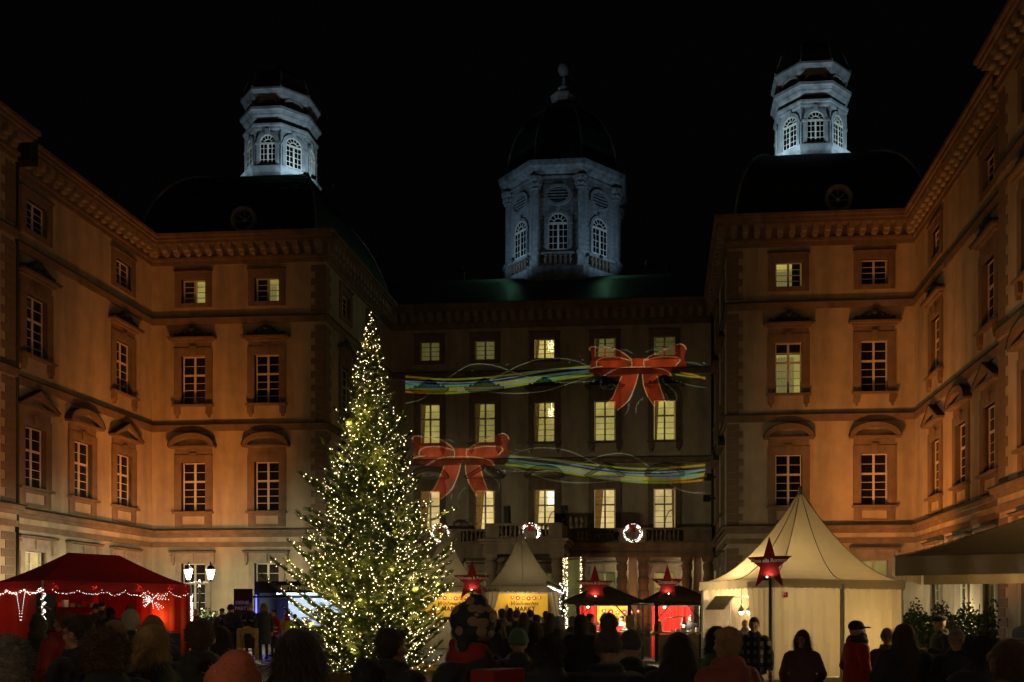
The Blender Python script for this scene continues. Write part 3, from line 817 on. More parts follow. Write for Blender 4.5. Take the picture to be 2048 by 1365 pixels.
def turret(label, cx_, cy_):
    root = thing('lantern_turret', label, 'turret', (cx_, cy_, 26.9))
    c = (cx_, cy_)
    m = MB(); m.octa([(2.12, 26.6), (2.05, 27.9), (2.12, 27.95), (2.2, 28.1), (2.22, 28.2), (2.1, 28.24), (1.85, 28.3)], c); wpart('parapet', m, M['zinc'], root)
    m = MB(); m.octa([(1.86, 28.25), (1.86, 30.45)], c); wpart('wall', m, M['zinc'], root)
    for k in range(8):                                   # corner strips with joints
        a = rad(22.5 + 45 * k); r = 1.86 / math.cos(rad(22.5)) + .02
        for j in range(6):
            b = MB(); z = 28.3 + j * .36
            b.lathe([(.13, z), (.13, z + .34)], 4, (cx_ + math.cos(a) * (r - .06), cy_ + math.sin(a) * (r - .06)), a); wpart('corner_block', b, M['zinc'], root)
    m = MB(); m.octa([(1.9, 30.42), (1.95, 30.5), (1.97, 30.62), (2.02, 30.66), (2.04, 30.78), (1.8, 30.86)], c); wpart('cornice', m, M['zinc'], root)
    m = MB(); m.octa([(1.82, 30.84), (1.84, 31.2)], c); wpart('attic_band', m, M['slate'], root)
    m = MB(); m.octa([(1.85, 31.12), (1.92, 31.18), (2.02, 31.30), (2.03, 31.36), (2.12, 31.5), (2.18, 31.54), (2.19, 31.70), (2.1, 31.74)], c); wpart('cornice', m, M['zinc'], root)
    m = MB(); m.octa([(2.08, 31.73), (1.82, 31.95), (1.75, 32.25), (1.8, 32.45)], c); wpart('neck_roof', m, M['slate'], root)
    m = MB(); m.octa([(1.85, 32.3), (1.93, 32.36), (2.0, 32.48), (2.02, 32.54), (2.12, 32.70), (2.16, 32.74), (2.16, 32.86), (2.05, 32.9)], c); wpart('cornice', m, M['zinc'], root)
    for k in range(8):
        a = rad(45 * k); x, y = cx_ + math.cos(a) * 1.92, cy_ + math.sin(a) * 1.92
        b = MB(); b.strip(arc(0, 32.0, .48, .3, math.pi, 0, 8), arc(0, 32.0, .6, .44, math.pi, 0, 8), -.06, .15)
        rp = (cx_, cy_, 26.9); o = link('arched_gable', b.mesh('arched_gable', M['zinc']), root, (x - cx_, y - cy_, -26.9), a + math.pi / 2)
        a2 = rad(22.5 + 45 * k); r2 = 2.12 / math.cos(rad(22.5))
        b = MB(); b.lathe([(.03, 32.88), (.05, 32.95), (.0, 33.05)], 6, (cx_ + math.cos(a2) * r2, cy_ + math.sin(a2) * r2)); wpart('finial', b, M['zinc'], root)
    prof = [(2.02, 32.9), (1.95, 33.4), (1.75, 34.0), (1.3, 34.4), (.7, 34.65), (.3, 34.8), (.2, 35.3)]
    m = MB(); m.octa(prof, c); wpart('cupola', m, M['slate'], root)
    for k in range(8):
        a2 = rad(22.5 + 45 * k)
        b = MB(); b.tube([(cx_ + math.cos(a2) * r / math.cos(rad(22.5)), cy_ + math.sin(a2) * r / math.cos(rad(22.5)), z + .02) for r, z in prof[:-1]], .035, 4); wpart('ridge_rib', b, M['tower_stone'], root)
    for k in range(8): arch_window(root, c, .98, 1.78, rad(45 * k), 1.87)(28.38)
    return root


turret('left lantern turret floodlit blue white above the left dark dome', -7.18 - 15.92, 54.4)
turret('right lantern turret floodlit blue white above the right dark dome', -7.18 + 15.92, 54.4)

TW = thing('palace_tower', 'large octagonal domed tower dimly lit blue rising behind the central roof', 'tower', (-7.18, 68.5, 24))
c = (-7.18, 68.5); A0 = 4.0
m = MB(); m.octa([(4.45, 23.5), (4.45, 26.35), (4.3, 26.4)], c); wpart('base', m, M['tower_stone'], TW)
z = 26.42; k = 0
while z < 32.7:
    m = MB(); h = .33; m.octa([(A0 - .06, z), (A0, z + .02), (A0, z + h - .03), (A0 - .06, z + h - .012)], c); wpart('stone_course', m, M['tower_stone'], TW); z += h
m = MB(); m.octa([(3.9, 26.4), (3.9, 33.2)], c); wpart('core', m, M['tower_stone'], TW)
for k in range(8):
    a = rad(22.5 + 45 * k); r = A0 / math.cos(rad(22.5)); x, y = c[0] + math.cos(a) * (r - .12), c[1] + math.sin(a) * (r - .12)
    m = MB(); m.lathe([(.62, 23.5), (.62, 26.3), (.7, 26.34), (.7, 26.45)], 4, (x, y), a + math.pi / 4); m.lathe([(.5, 26.45), (.5, 27.2), (.62, 27.24), (.62, 27.42), (.42, 27.45), (.42, 27.6), (.36, 27.65), (.34, 31.9)], 4, (x, y), a + math.pi / 4); wpart('pilaster', m, M['tower_stone'], TW)
    m = MB(); m.lathe([(.36, 31.9), (.42, 31.95), (.38, 32.1), (.5, 32.3), (.44, 32.4), (.6, 32.68), (.62, 32.75)], 8, (x, y), a)
    for j in range(8):
        aa = j * math.pi / 4; m.ball((x + .42 * math.cos(aa), y + .42 * math.sin(aa), 32.2), (.09, .09, .13), 6, 4); m.ball((x + .52 * math.cos(aa + .4), y + .52 * math.sin(aa + .4), 32.55), (.1, .1, .1), 6, 4)
    wpart('capital', m, M['tower_stone'], TW)
    a = rad(45 * k)
    arch_window(TW, c, 1.42, 2.6, a, A0 + .02)(27.62)
    fx, fy = c[0] + math.cos(a) * (A0 + .02), c[1] + math.sin(a) * (A0 + .02)
    s = MB(); s.strip([(x_, z_) for x_, z_ in arc(0, 31.5, .74, .56, 0, 2 * math.pi, 24)], arc(0, 31.5, .95, .76, 0, 2 * math.pi, 24), -.14, .02)
    o = link('oval_frame', s.mesh('oval_frame', M['tower_stone']), TW, (fx - c[0], fy - c[1], -24), a + math.pi / 2)
    s = MB(); s.prism(arc(0, 31.5, .74, .56, 0, 2 * math.pi, 24)[:-1], .0, .01); link('dark_opening', s.mesh('dark_opening', M['lead']), o)
    for j in range(5):
        zz_ = 31.5 - .42 + j * .21; hw = .74 * math.sqrt(max(0, 1 - ((zz_ - 31.5) / .56) ** 2)) - .03
        s = MB(); s.box(-hw, -.08, zz_ - .03, hw, -.005, zz_ + .03); link('louvre', s.mesh('louvre', M['tower_stone']), o)
    # balustrade between pilasters
    s = MB(); s.box(-1.2, -.32, 27.24, 1.2, -.06, 27.4); o = link('handrail', s.mesh('handrail', M['tower_stone']), TW, (fx - c[0], fy - c[1], -24), a + math.pi / 2)
    for j in range(6): link('baluster', BAL, o, (-.85 + j * .34, -.2, 26.55)).scale = (1.5, 1.5, 1.1)
m = MB(); m.octa([(4.05, 32.7), (4.1, 32.85), (4.05, 33.0), (4.2, 33.1), (4.35, 33.2), (4.4, 33.3), (4.6, 33.4), (4.65, 33.6), (4.68, 33.75), (4.5, 33.8), (4.0, 33.9)], c); wpart('cornice', m, M['tower_stone'], TW)
prof = [(4.1, 33.8), (3.98, 34.6), (3.85, 35.6), (3.55, 36.7), (3.05, 37.7), (2.4, 38.6), (1.6, 39.3), (.95, 39.7), (.8, 40.1)]
m = MB(); m.octa(prof, c); wpart('dome', m, M['slate'], TW)
for k in range(8):
    a2 = rad(22.5 + 45 * k)
    b = MB(); b.tube([(c[0] + math.cos(a2) * r / math.cos(rad(22.5)), c[1] + math.sin(a2) * r / math.cos(rad(22.5)), z + .03) for r, z in prof[:-1]], [.12, .08, .07, .07, .07, .07, .06, .05], 5); wpart('ridge_rib', b, M['zinc'], TW, True)
m = MB(); m.octa([(.8, 40.0), (.85, 40.35), (.98, 40.45), (1.0, 40.6), (.6, 40.8), (.4, 41.1), (.45, 41.3), (.15, 41.45), (.08, 42.2)], c); wpart('finial_base', m, M['zinc'], TW)
m = MB(); m.ball((c[0], c[1], 42.75), .48, 14, 10); wpart('finial_ball', m, M['zinc'], TW, True)
# ------------------------------------------------------------------ floodlights (some added as fill)
def flood(label, loc, aim, energy, col_, size=.15, cone=110, blend=.8, s=1.0, head=True):
    t = thing('floodlight', label, 'floodlight', loc)
    d = (Vector(aim) - Vector(loc)).normalized()
    rz = math.atan2(d.y, d.x) - math.pi / 2; el = math.asin(d.z)
    m = MB(); m.box(-.22 * s, -.3 * s, -.16 * s, .22 * s, -.06 * s, .16 * s)
    h = part('lamp_head', m, M['iron'], t); h.rotation_euler = (el, 0, rz)
    m = MB(); m.tube([(-.24 * s, -.1 * s, 0), (-.24 * s, -.1 * s, -.28 * s), (.24 * s, -.1 * s, -.28 * s), (.24 * s, -.1 * s, 0)], .015, 5)
    part('stand', m, M['iron'], t).rotation_euler = (0, 0, rz)
    lamp('flood', 'SPOT', loc, energy, col_, size, aim, cone, blend)
    return t

OR = (1, .30, .05)
flood('orange floodlight on the ground aimed at the left corner of the court', (-20.5, 39.5, gz(38) + .5), (-26.3, 46.3, 11.6), 5000, OR, .25, 72, 1)
flood('orange floodlight on the ground aimed at the near left wing', (-19.5, 31.5, gz(31) + .5), (-27, 36, 10), 1200, OR, .25, 92, 1)
flood('orange floodlight on the ground aimed at the near right wing', (6.0, 29.5, gz(30) + .5), (12.5, 34, 10.5), 1900, OR, .25, 92, 1)
flood('orange floodlight on the ground aimed at the right corner of the court', (6.4, 39.0, gz(38) + .5), (12.2, 45.5, 10.8), 5000, OR, .25, 72, 1)
# wide, weak floods washing the whole courtyard
flood('warm floodlight by the left wing', (-12.5, 41.0, gz(40) + .5), (-19, 52, 9), 22, (1, .62, .28), .3, 150, 1)
flood('warm floodlight by the right wing', (.5, 41.0, gz(40) + .5), (4, 52, 9), 22, (1, .55, .25), .3, 150, 1)
CW = (.62, .86, 1)
for cx_, nm, e1, e2 in ((-23.1, 'left', 140, 430), (8.74, 'right', 430, 350)):
    flood('cool floodlight left of the %s lantern turret on its dome' % nm, (cx_ - 3.2, 51.3, 27.0), (cx_, 54.0, 30.3), e1, CW, .1, 100, .7, .6)
    flood('cool floodlight right of the %s lantern turret on its dome' % nm, (cx_ + 3.2, 51.3, 27.0), (cx_, 54.0, 30.3), e2, CW, .1, 100, .7, .6)
for x, nm in ((-13.5, 'left'), (-.9, 'right')):
    flood('cool floodlight on the central roof %s of the great tower' % nm, (x, 62.0, 25.6), (-7.18, 66.5, 31.5), 430, (.45, .70, .95), .12, 80, .8)
flood('narrow added fill lamp on the left dome aimed at the finial of the great tower', (-19.4, 53.6, 27.6), (-7.18, 68.5, 41.8), 1000, (.8, .88, 1), .06, 9, .8, .5)  # added beam that brightens the finial
for x, nm, e in ((-10.4, 'left', 200), (-4.0, 'right', 170)):  # lamps added to tint the roof slopes green
    flood('weak added green fill lamp at the tower foot above the %s half of the central roof' % nm, (x, 63.85, 26.75), (x + (x + 7.2) * 1.5, 61.6, 23.0), e * .75, (.35, 1, .6), .04, 150, 1, .6)

# ------------------------------------------------------------------ projector with its slide (bows and ribbons on the facade)
def build_slide():
    X0, Y0, K = 770, 660, 2
    Wd, Hd = 665 * K, 340 * K
    img = np.zeros((Hd, Wd, 3), np.float32)
    yy, xx = np.mgrid[0:Hd, 0:Wd]
    def cat(pts, n=14):
        p = [np.array(q, float) for q in pts]; p = [2 * p[0] - p[1]] + p + [2 * p[-1] - p[-2]]; out = []
        for i in range(1, len(p) - 2):
            for j in range(n):
                t = j / n
                out.append(.5 * (2 * p[i] + (p[i + 1] - p[i - 1]) * t + (2 * p[i - 1] - 5 * p[i] + 4 * p[i + 1] - p[i + 2]) * t * t + (3 * p[i] - p[i - 1] - 3 * p[i + 1] + p[i + 2]) * t ** 3))
        out.append(p[-2]); return np.array(out)
    def tocan(P): return (P - np.array([X0, Y0])) * K
    def fill(P, col_, al=1.0):
        P = tocan(np.array(P, float)); x0, y0 = np.maximum(np.floor(P.min(0)).astype(int) - 1, 0); x1, y1 = np.ceil(P.max(0)).astype(int) + 2
        x1 = min(x1, Wd); y1 = min(y1, Hd)
        if x1 <= x0 or y1 <= y0: return
        gx, gy = xx[y0:y1, x0:x1] + .5, yy[y0:y1, x0:x1] + .5; ins = np.zeros(gx.shape, bool)
        for i in range(len(P)):
            (xa, ya), (xb, yb) = P[i], P[(i + 1) % len(P)]
            if ya == yb: continue
            c_ = ((ya > gy) != (yb > gy)) & (gx < (xb - xa) * (gy - ya) / (yb - ya) + xa); ins ^= c_
        sub = img[y0:y1, x0:x1]
        cc_ = col_(gx / K + X0, gy / K + Y0)[ins] if callable(col_) else np.array(col_)
        sub[ins] = sub[ins] * (1 - al) + cc_ * al
    def stroke(P, wd, col_, al=1.0, taper=False):
        P = np.array(P, float); n = len(P)
        tn = np.gradient(P, axis=0); tn /= np.linalg.norm(tn, axis=1)[:, None] + 1e-9; nr = np.stack([-tn[:, 1], tn[:, 0]], 1)
        ws_ = np.full(n, wd / 2.0)
        if taper: ws_ = ws_ * np.sin(np.linspace(.15, math.pi - .15, n)) ** .6
        for i in range(n - 1):
            fill([P[i] + nr[i] * ws_[i], P[i + 1] + nr[i + 1] * ws_[i + 1], P[i + 1] - nr[i + 1] * ws_[i + 1], P[i] - nr[i] * ws_[i]], col_, al)
    G, Y_, O, B, T, Wt = (.30, .48, .03), (.52, .50, .04), (.62, .30, .02), (.30, .40, .85), (.18, .50, .42), (.75, .75, .6)
    z5 = lambda p: [(780 + x / 3.151, 660 + y / 3.151) for x, y in p]
    bands = [([(0, 288), (200, 305), (400, 312), (600, 300), (800, 278), (1000, 252), (1260, 228)], 3.2, G),
             ([(0, 282), (150, 297), (260, 306)], 3, O), ([(0, 310), (150, 338), (300, 352), (500, 347), (700, 330), (900, 300), (1260, 256)], 4.2, T),
             ([(0, 318), (150, 325), (330, 333), (520, 330), (760, 300), (1000, 258), (1260, 238)], 1.8, B),
             ([(0, 340), (120, 365), (260, 376), (420, 372), (560, 362), (760, 336), (960, 308)], 7.5, Y_),
             ([(0, 378), (130, 392), (250, 397)], 4, O), ([(60, 350), (200, 360), (360, 362)], 7, T), ([(200, 357), (300, 362)], 5, B),
             ([(230, 398), (400, 396), (600, 378), (760, 356), (900, 333), (1100, 305), (1280, 280)], 4.6, G),
             ([(560, 376), (700, 354), (850, 328), (960, 314)], 2.6, B), ([(420, 385), (600, 372), (700, 362)], 2, B),
             ([(900, 316), (1050, 300), (1260, 266)], 3, T)]
    swirl = [[(300, 360), (360, 310), (420, 265), (500, 222), (580, 214), (680, 230), (790, 272), (950, 315), (1100, 330), (1320, 320)],
             [(280, 386), (370, 385), (480, 366), (550, 350), (650, 305), (740, 262), (820, 222), (920, 190), (1060, 178), (1180, 198), (1250, 232)],
             [(0, 458), (70, 464), (150, 452), (210, 430), (240, 402)], [(600, 388), (720, 398), (850, 398), (1000, 380), (1150, 330), (1290, 285)]]
    stars = [(112, 226, 2), (180, 237, 2), (290, 217, 5), (518, 256, 5), (738, 217, 5), (1130, 203, 7), (1197, 166, 3), (1213, 190, 3), (1285, 325, 14), (1330, 330, 10), (1222, 328, 6), (1142, 298, 6), (897, 338, 3), (793, 375, 4), (612, 378, 4), (900, 190, 3), (1212, 188, 3), (865, 240, 2), (745, 262, 6), (256, 228, 2), (440, 284, 3), (1356, 365, 4)]
    kx, ky = z5([(1562, 210)])[0]; mx, my = 920.9, 906.0
    for side in (0, 1):
        mp = (lambda P: [(x, y) for x, y in P]) if side == 0 else (lambda P: [(mx + (kx - x), y - ky + my) for x, y in P])
        for pts, wd, c_ in bands: stroke(cat(mp(z5(pts))), wd, c_, .9)
        for pts in swirl: stroke(cat(mp(z5(pts))), 1.1, (.36, .52, .34), .9, True)
        for x, y, r in stars:
            (x, y), = mp(z5([(x, y)])); r /= 3.1
            fill([(x - r, y), (x, y - .35), (x + r, y), (x, y + .35)], (.5, .8, .75)); fill([(x - .35, y), (x, y - r * 1.2), (x + .35, y), (x, y + r * 1.2)], (.5, .8, .75))
        tr_ = (lambda P: P) if side == 0 else (lambda P: [(x - kx + mx, y - ky + my) for x, y in P])
        # ribbon leaving the bow on its other side (upper bow only)
        if side == 0:
            for pts, wd, c_ in (([(1800, 280), (1900, 295), (1992, 300)], 2.6, G), ([(1830, 268), (1920, 285), (1992, 310)], 3.2, O)): stroke(cat(z5(pts)), wd, c_)
            for pts in ([(1870, 203), (1930, 212), (1990, 236)], [(1760, 305), (1830, 330), (1900, 350), (1990, 365)]): stroke(cat(z5(pts)), .8, (.3, .42, .35))
            for x, y in ((1978, 208), (1985, 214), (1975, 205), (1810, 350)): q = z5([(x, y)])[0]; fill([(q[0] - .9, q[1]), (q[0], q[1] - .9), (q[0] + .9, q[1]), (q[0], q[1] + .9)], (.6, .7, .9))
        ox, oy = tr_([(kx, ky)])[0]
        def red(px, py, ox=ox, oy=oy):
            s = .72 + .28 * np.sin((px - ox) * .09) * np.cos((py - oy) * .1 + (px - ox) * .02) - .0022 * np.abs(px - ox)
            s = s * (1 - .42 * np.exp(-((np.abs(px - ox) - 17) / 13.0) ** 2)); return np.stack([.86 * s, .085 * s, .02 * s], -1)
        def red2(px, py, ox=ox, oy=oy): return red(px, py) * .42
        body = [(1258, 112), (1272, 104), (1362, 107), (1425, 122), (1480, 152), (1520, 186), (1605, 186), (1642, 165), (1720, 122), (1770, 100), (1830, 88), (1852, 94), (1866, 122), (1852, 170), (1875, 234), (1775, 245), (1770, 290), (1700, 292), (1620, 282), (1560, 274), (1500, 292), (1350, 296), (1290, 276), (1248, 262), (1258, 236), (1272, 180)]
        fill(tr_(z5(body)), red2)
        fill(tr_(z5([(1305, 195), (1340, 172), (1420, 168), (1518, 190), (1518, 236), (1420, 236), (1330, 232)])), red)
        fill(tr_(z5([(1605, 190), (1700, 168), (1800, 170), (1828, 190), (1800, 232), (1690, 240), (1605, 236)])), red)
        fill(tr_(z5([(1518, 180), (1605, 180), (1612, 240), (1516, 240)])), lambda a, b: red(a, b) * 1.15)
        fill(tr_(z5([(1452, 292), (1565, 274), (1550, 350), (1500, 450), (1430, 510), (1408, 470), (1357, 474), (1415, 400)])), red)
        fill(tr_(z5([(1588, 280), (1688, 290), (1708, 370), (1742, 455), (1700, 450), (1665, 486), (1615, 410), (1598, 350)])), red)
        Wp = (1.0, .66, .34)
        for pts in ([(1520, 186), (1480, 152), (1425, 122), (1362, 107)], [(1605, 190), (1640, 165), (1720, 124), (1770, 101)], [(1258, 130), (1262, 110), (1290, 104), (1362, 107)], [(1800, 95), (1830, 88), (1855, 100), (1868, 124)], [(1303, 230), (1302, 200), (1340, 175), (1430, 172), (1515, 192)],
                    [(1605, 192), (1700, 170), (1800, 172), (1828, 190), (1800, 225)], [(1518, 180), (1524, 210), (1520, 244)], [(1603, 180), (1598, 210), (1606, 244)], [(1250, 250), (1290, 235), (1340, 230)], [(1348, 290), (1400, 256), (1480, 236), (1640, 236), (1740, 256), (1775, 290)],
                    [(1565, 276), (1545, 350), (1500, 445), (1432, 508)], [(1462, 290), (1430, 360), (1400, 430), (1358, 472)], [(1590, 280), (1598, 350), (1620, 410), (1665, 484)], [(1682, 290), (1700, 360), (1730, 440), (1745, 456)]):
            stroke(cat(tr_(z5(pts))), 1.35, Wp)
        for pts in ([(1450, 125), (1490, 128), (1525, 147)], [(1612, 140), (1650, 124), (1700, 120)], [(1330, 310), (1325, 350), (1350, 372), (1400, 372), (1418, 355), (1395, 343), (1375, 355)], [(1722, 300), (1715, 325), (1760, 360), (1800, 400), (1805, 440), (1780, 460)], [(1505, 460), (1502, 500), (1487, 528)], [(1597, 425), (1555, 470), (1550, 525)], [(1702, 432), (1730, 460), (1750, 440), (1740, 410), (1720, 405)]):
            stroke(cat(tr_(z5(pts))), .8, (.25, .42, .42))
        stroke(tr_(z5([(1293, 108), (1362, 106)])), 1.4, (.45, .6, 1)); fill(tr_(z5([(1352, 110), (1364, 110), (1364, 166), (1352, 166)])), red)
        stroke(cat(tr_(z5([(1400, 262), (1350, 285), (1345, 290)]))), 1.3, (.5, .6, .95)); stroke(cat(tr_(z5([(1535, 380), (1510, 440), (1495, 450)]))), 1.1, (.45, .55, .95))
    # soft raster like a projected picture
    img = (img + np.roll(img, 1, 0) + np.roll(img, 1, 1) + np.roll(img, (1, 1), (0, 1))) / 4
    # resample from the measured picture plane to the wall plane
    iw, ih = 1500, 740
    U0, U1, Z0, Z1 = -16.6, 3.4, 9.2, 19.2
    us = np.linspace(U0, U1, iw); zs = np.linspace(Z0, Z1, ih); uu, zv = np.meshgrid(us, zs)
    dd = -uu * sT + DF * cT
    px = CX + F * (uu * cT + DF * sT) / dd; py = HZ - F * (zv - EYE) / dd
    ix = (px - X0) * K - .5; iy = (py - Y0) * K - .5
    ok = (ix >= 0) & (iy >= 0) & (ix < Wd - 1.01) & (iy < Hd - 1.01) & (px > 784) & (px < 1411)
    ix = np.clip(ix, 0, Wd - 1.01); iy = np.clip(iy, 0, Hd - 1.01)
    x0 = ix.astype(int); y0 = iy.astype(int); fx = (ix - x0)[..., None]; fy = (iy - y0)[..., None]
    res = (img[y0, x0] * (1 - fx) + img[y0, x0 + 1] * fx) * (1 - fy) + (img[y0 + 1, x0] * (1 - fx) + img[y0 + 1, x0 + 1] * fx) * fy
    res *= ok[..., None]
    im = bpy.data.images.new('slide', iw, ih, float_buffer=True); im.colorspace_settings.name = 'Non-Color'
    buf = np.ones((ih, iw, 4), np.float32); buf[..., :3] = res
    im.pixels.foreach_set(buf.ravel()); im.pack()
    return im, (U0, U1, Z0, Z1)

slide, (U0, U1, Z0, Z1) = build_slide()
PP = (1.5, -2.5, 5.6)
po = lamp('projector_beam', 'SPOT', PP, 108000, (1, 1, 1), 0.0, cone=60, blend=0)
po.rotation_euler = (rad(90), 0, 0)
ld = po.data; ld.use_nodes = True; N = ld.node_tree.nodes; L = ld.node_tree.links
em = N['Emission']; tc = N.new('ShaderNodeTexCoord'); sp = N.new('ShaderNodeSeparateXYZ'); L.new(tc.outputs['Normal'], sp.inputs[0])
def mth(op, a, b):
    n = N.new('ShaderNodeMath'); n.operation = op
    for i, v in enumerate((a, b)):
        if isinstance(v, (int, float)): n.inputs[i].default_value = v
        else: L.new(v, n.inputs[i])
    return n.outputs[0]
dy = DF - PP[1]
ux = mth('DIVIDE', sp.outputs['X'], mth('ABSOLUTE', sp.outputs['Z'], 0)); uy = mth('DIVIDE', sp.outputs['Y'], mth('ABSOLUTE', sp.outputs['Z'], 0))
u = mth('DIVIDE', mth('SUBTRACT', mth('MULTIPLY', ux, dy), U0 - PP[0]), U1 - U0)
v = mth('DIVIDE', mth('SUBTRACT', mth('MULTIPLY', uy, dy), Z0 - PP[2]), Z1 - Z0)
cb = N.new('ShaderNodeCombineXYZ'); L.new(u, cb.inputs[0]); L.new(v, cb.inputs[1])
ti = N.new('ShaderNodeTexImage'); ti.image = slide; ti.extension = 'CLIP'; L.new(cb.outputs[0], ti.inputs[0])
L.new(ti.outputs[0], em.inputs[0])
t = thing('projector', 'black picture projector on a mast behind the photographer', 'projector', (PP[0], PP[1] - .15, gz(PP[1])))
m = MB(); m.box(-.2, -.5, 5.45, .2, -.05, 5.75); part('housing', m, M['iron'], t)
m = MB(); m.tube([(0, -.25, 0), (0, -.25, 5.45)], .05, 8); part('mast', m, M['iron'], t)

# ------------------------------------------------------------------ Christmas tree
TX, TY, _ = W(741, 22.0); TG = gz(TY); TH_ = 8.76
tree = thing('christmas_tree', 'tall fir Christmas tree wrapped in warm fairy lights', 'christmas tree', (TX, TY, TG))
m = MB(); m.tube([(0, 0, 0), (.02, 0, 2), (-.02, .02, 5), (0, 0, 8.2), (0, 0, TH_ - .25)], [.14, .12, .08, .03, .008], 8); part('trunk', m, M['bark'], tree, True)
rt = random.Random(5)
def hw(z):                                             # crown half width at height z
    pts = [(0, 1.0), (.35, 1.35), (1.0, 1.55), (2.0, 1.86), (3.0, 1.72), (4.0, 1.30), (5.0, .98), (6.0, .72), (6.8, .44), (7.5, .27), (8.1, .15), (8.5, .09), (8.76, .02)]
    for (a, b), (c_, d) in zip(pts, pts[1:]):
        if z <= c_: return b + (d - b) * (z - a) / (c_ - a)
    return .03
crown = MB(); limbs = MB(); bulbs = []
def needle_twig(p, d, ln, crown, rt):
    """a flat spray: twig with short blades either side"""
    d = d.normalized(); side = d.cross(Vector((0, 0, 1)))
    side = side.normalized() if side.length > .1 else Vector((1, 0, 0))
    up = side.cross(d).normalized()
    n = max(4, int(ln / .028)); crown.cur = 1 if rt.random() < .35 else 0
    vs = []; fs = []
    for i in range(n):
        t = i / n; q = p + d * (ln * t) + Vector((0, 0, -.05 * t * t * ln))
        L_ = .075 * (1 - .5 * t) * rt.uniform(.8, 1.2)
        for sgn in (-1, 1):
            tip = q + side * (sgn * L_ * .85) + d * (L_ * .75) + up * (L_ * rt.uniform(-.1, .45))
            b = d * .009 + up * .004
            k = len(vs); vs += [q - b, q + b, tip + d * .004 + up * .004, tip - d * .006]; fs.append((k, k + 1, k + 2, k + 3))
        if i % 2 == 0:
            tip = q + up * (L_ * .6) + d * (L_ * .6) + side * rt.uniform(-.02, .02); k = len(vs)
            vs += [q - side * .007, q + side * .007, tip]; fs.append((k, k + 1, k + 2))
    crown.add(vs, fs)
z = .22; tier = -1
while z < TH_ - .2:
    tier += 1
    r = hw(z); nb = int(7 + 9 * min(1, r / 1.4)); a0 = rt.random() * 6.28
    for k in range(nb):
        a = a0 + 6.283 * (k + rt.uniform(-.35, .35)) / nb
        rr_ = r * rt.choice((rt.uniform(.78, 1.04), rt.uniform(.98, 1.14), rt.uniform(.55, .9)))
        rr_ *= (1 + .10 * math.sin(a * 3 + z * 2.1) + .09 * math.sin(a * 5 - z * 1.3)) * (1.06 if tier % 2 == 0 else .74)
        rise = (.30 if z < 4 else .45 + (z - 4) * .12) * rr_ * rt.uniform(.6, 1.3)
        drop = -.12 * rr_ if z < 3 else 0
        out = Vector((math.cos(a), math.sin(a), 0))
        z0 = z + rt.uniform(-.05, .05) - rise * .5
        def bp_(t): return Vector((0, 0, z0)) + out * (rr_ * t) + Vector((0, 0, rise * t * t + drop * math.sin(t * 3.1)))
        limbs.tube([bp_(t) for t in (0.02, .35, .7, .95)], [.022, .016, .01, .004], 4, False)
        st_ = .115
        n = max(2, int(rr_ / st_))
        for i in range(n):
            t = (i + .6 + rt.uniform(-.2, .2)) / n
            if t * rr_ < .12: continue
            p = bp_(t); d = (bp_(min(1.1, t + .05)) - bp_(t - .05)).normalized(); sd = d.cross(Vector((0, 0, 1))).normalized()
            ln = (.20 + .30 * (1 - t)) * rt.uniform(.75, 1.25) * min(1, .45 + rr_ * .5)
            for sgn in (-1, 1):
                dd = d * rt.uniform(.6, 1.0) + sd * sgn * rt.uniform(.6, 1) + Vector((0, 0, rt.uniform(-.1, .3)))
                needle_twig(p, dd, ln, crown, rt)
                if rt.random() < .45: needle_twig(p + dd.normalized() * ln * .5, d + sd * sgn * .2 + Vector((0, 0, rt.uniform(-.1, .3))), ln * .7, crown, rt)
            if rt.random() < .3: needle_twig(p, d * .6 + Vector((0, 0, 1)) * rt.uniform(.2, .8), ln * .6, crown, rt)
            for _ in range(2 if rt.random() < .34 + .5 * t else 0):
              if t > .2: bulbs.append(p + Vector((rt.uniform(-.1, .1), rt.uniform(-.1, .1), rt.uniform(-.02, .09))))
        needle_twig(bp_(.93), bp_(1) - bp_(.9), .2 * min(1, .5 + rr_), crown, rt)
        if rt.random() < .55: bulbs.append(bp_(1.0) + Vector((0, 0, .03)))
    z += (.15 if z < 6 else .12) * rt.uniform(.85, 1.15)
for i in range(14): bulbs.append(Vector((rt.uniform(-.03, .03), rt.uniform(-.03, .03), 7.85 + .9 * i / 13)))
part('limbs', limbs, M['bark'], tree)
part('crown', crown, [M['needle'], M['needle_tip']], tree)
fl = MB()
for p in bulbs: fl.octb(p, rt.choice((.009, .0105, .0125)))
part('fairy_lights', fl, M['bulb'], tree)['kind'] = 'stuff'
print('TREE', len(crown.f), 'bulbs', len(bulbs))
sel = rt.sample([b for b in bulbs if b.length > .1], 150)
for p in sel:                                          # the bulbs that light the needles
    lamp('fairy_bulb', 'POINT', (TX + p.x, TY + p.y, TG + p.z), 6.5, (1, .72, .25), .018)
fe = thing('planter_fence', 'low pale wooden edging around the foot of the Christmas tree', 'edging', (TX, TY, TG))
for k in range(8):
    a = rad(45 * k); b = MB(); b.box(-.78, -.03, 0, .78, .03, .22)
    o = link('edging_board', b.mesh('edging_board', M['wood']), fe, (math.cos(a) * 1.95, math.sin(a) * 1.95, 0), a + math.pi / 2)

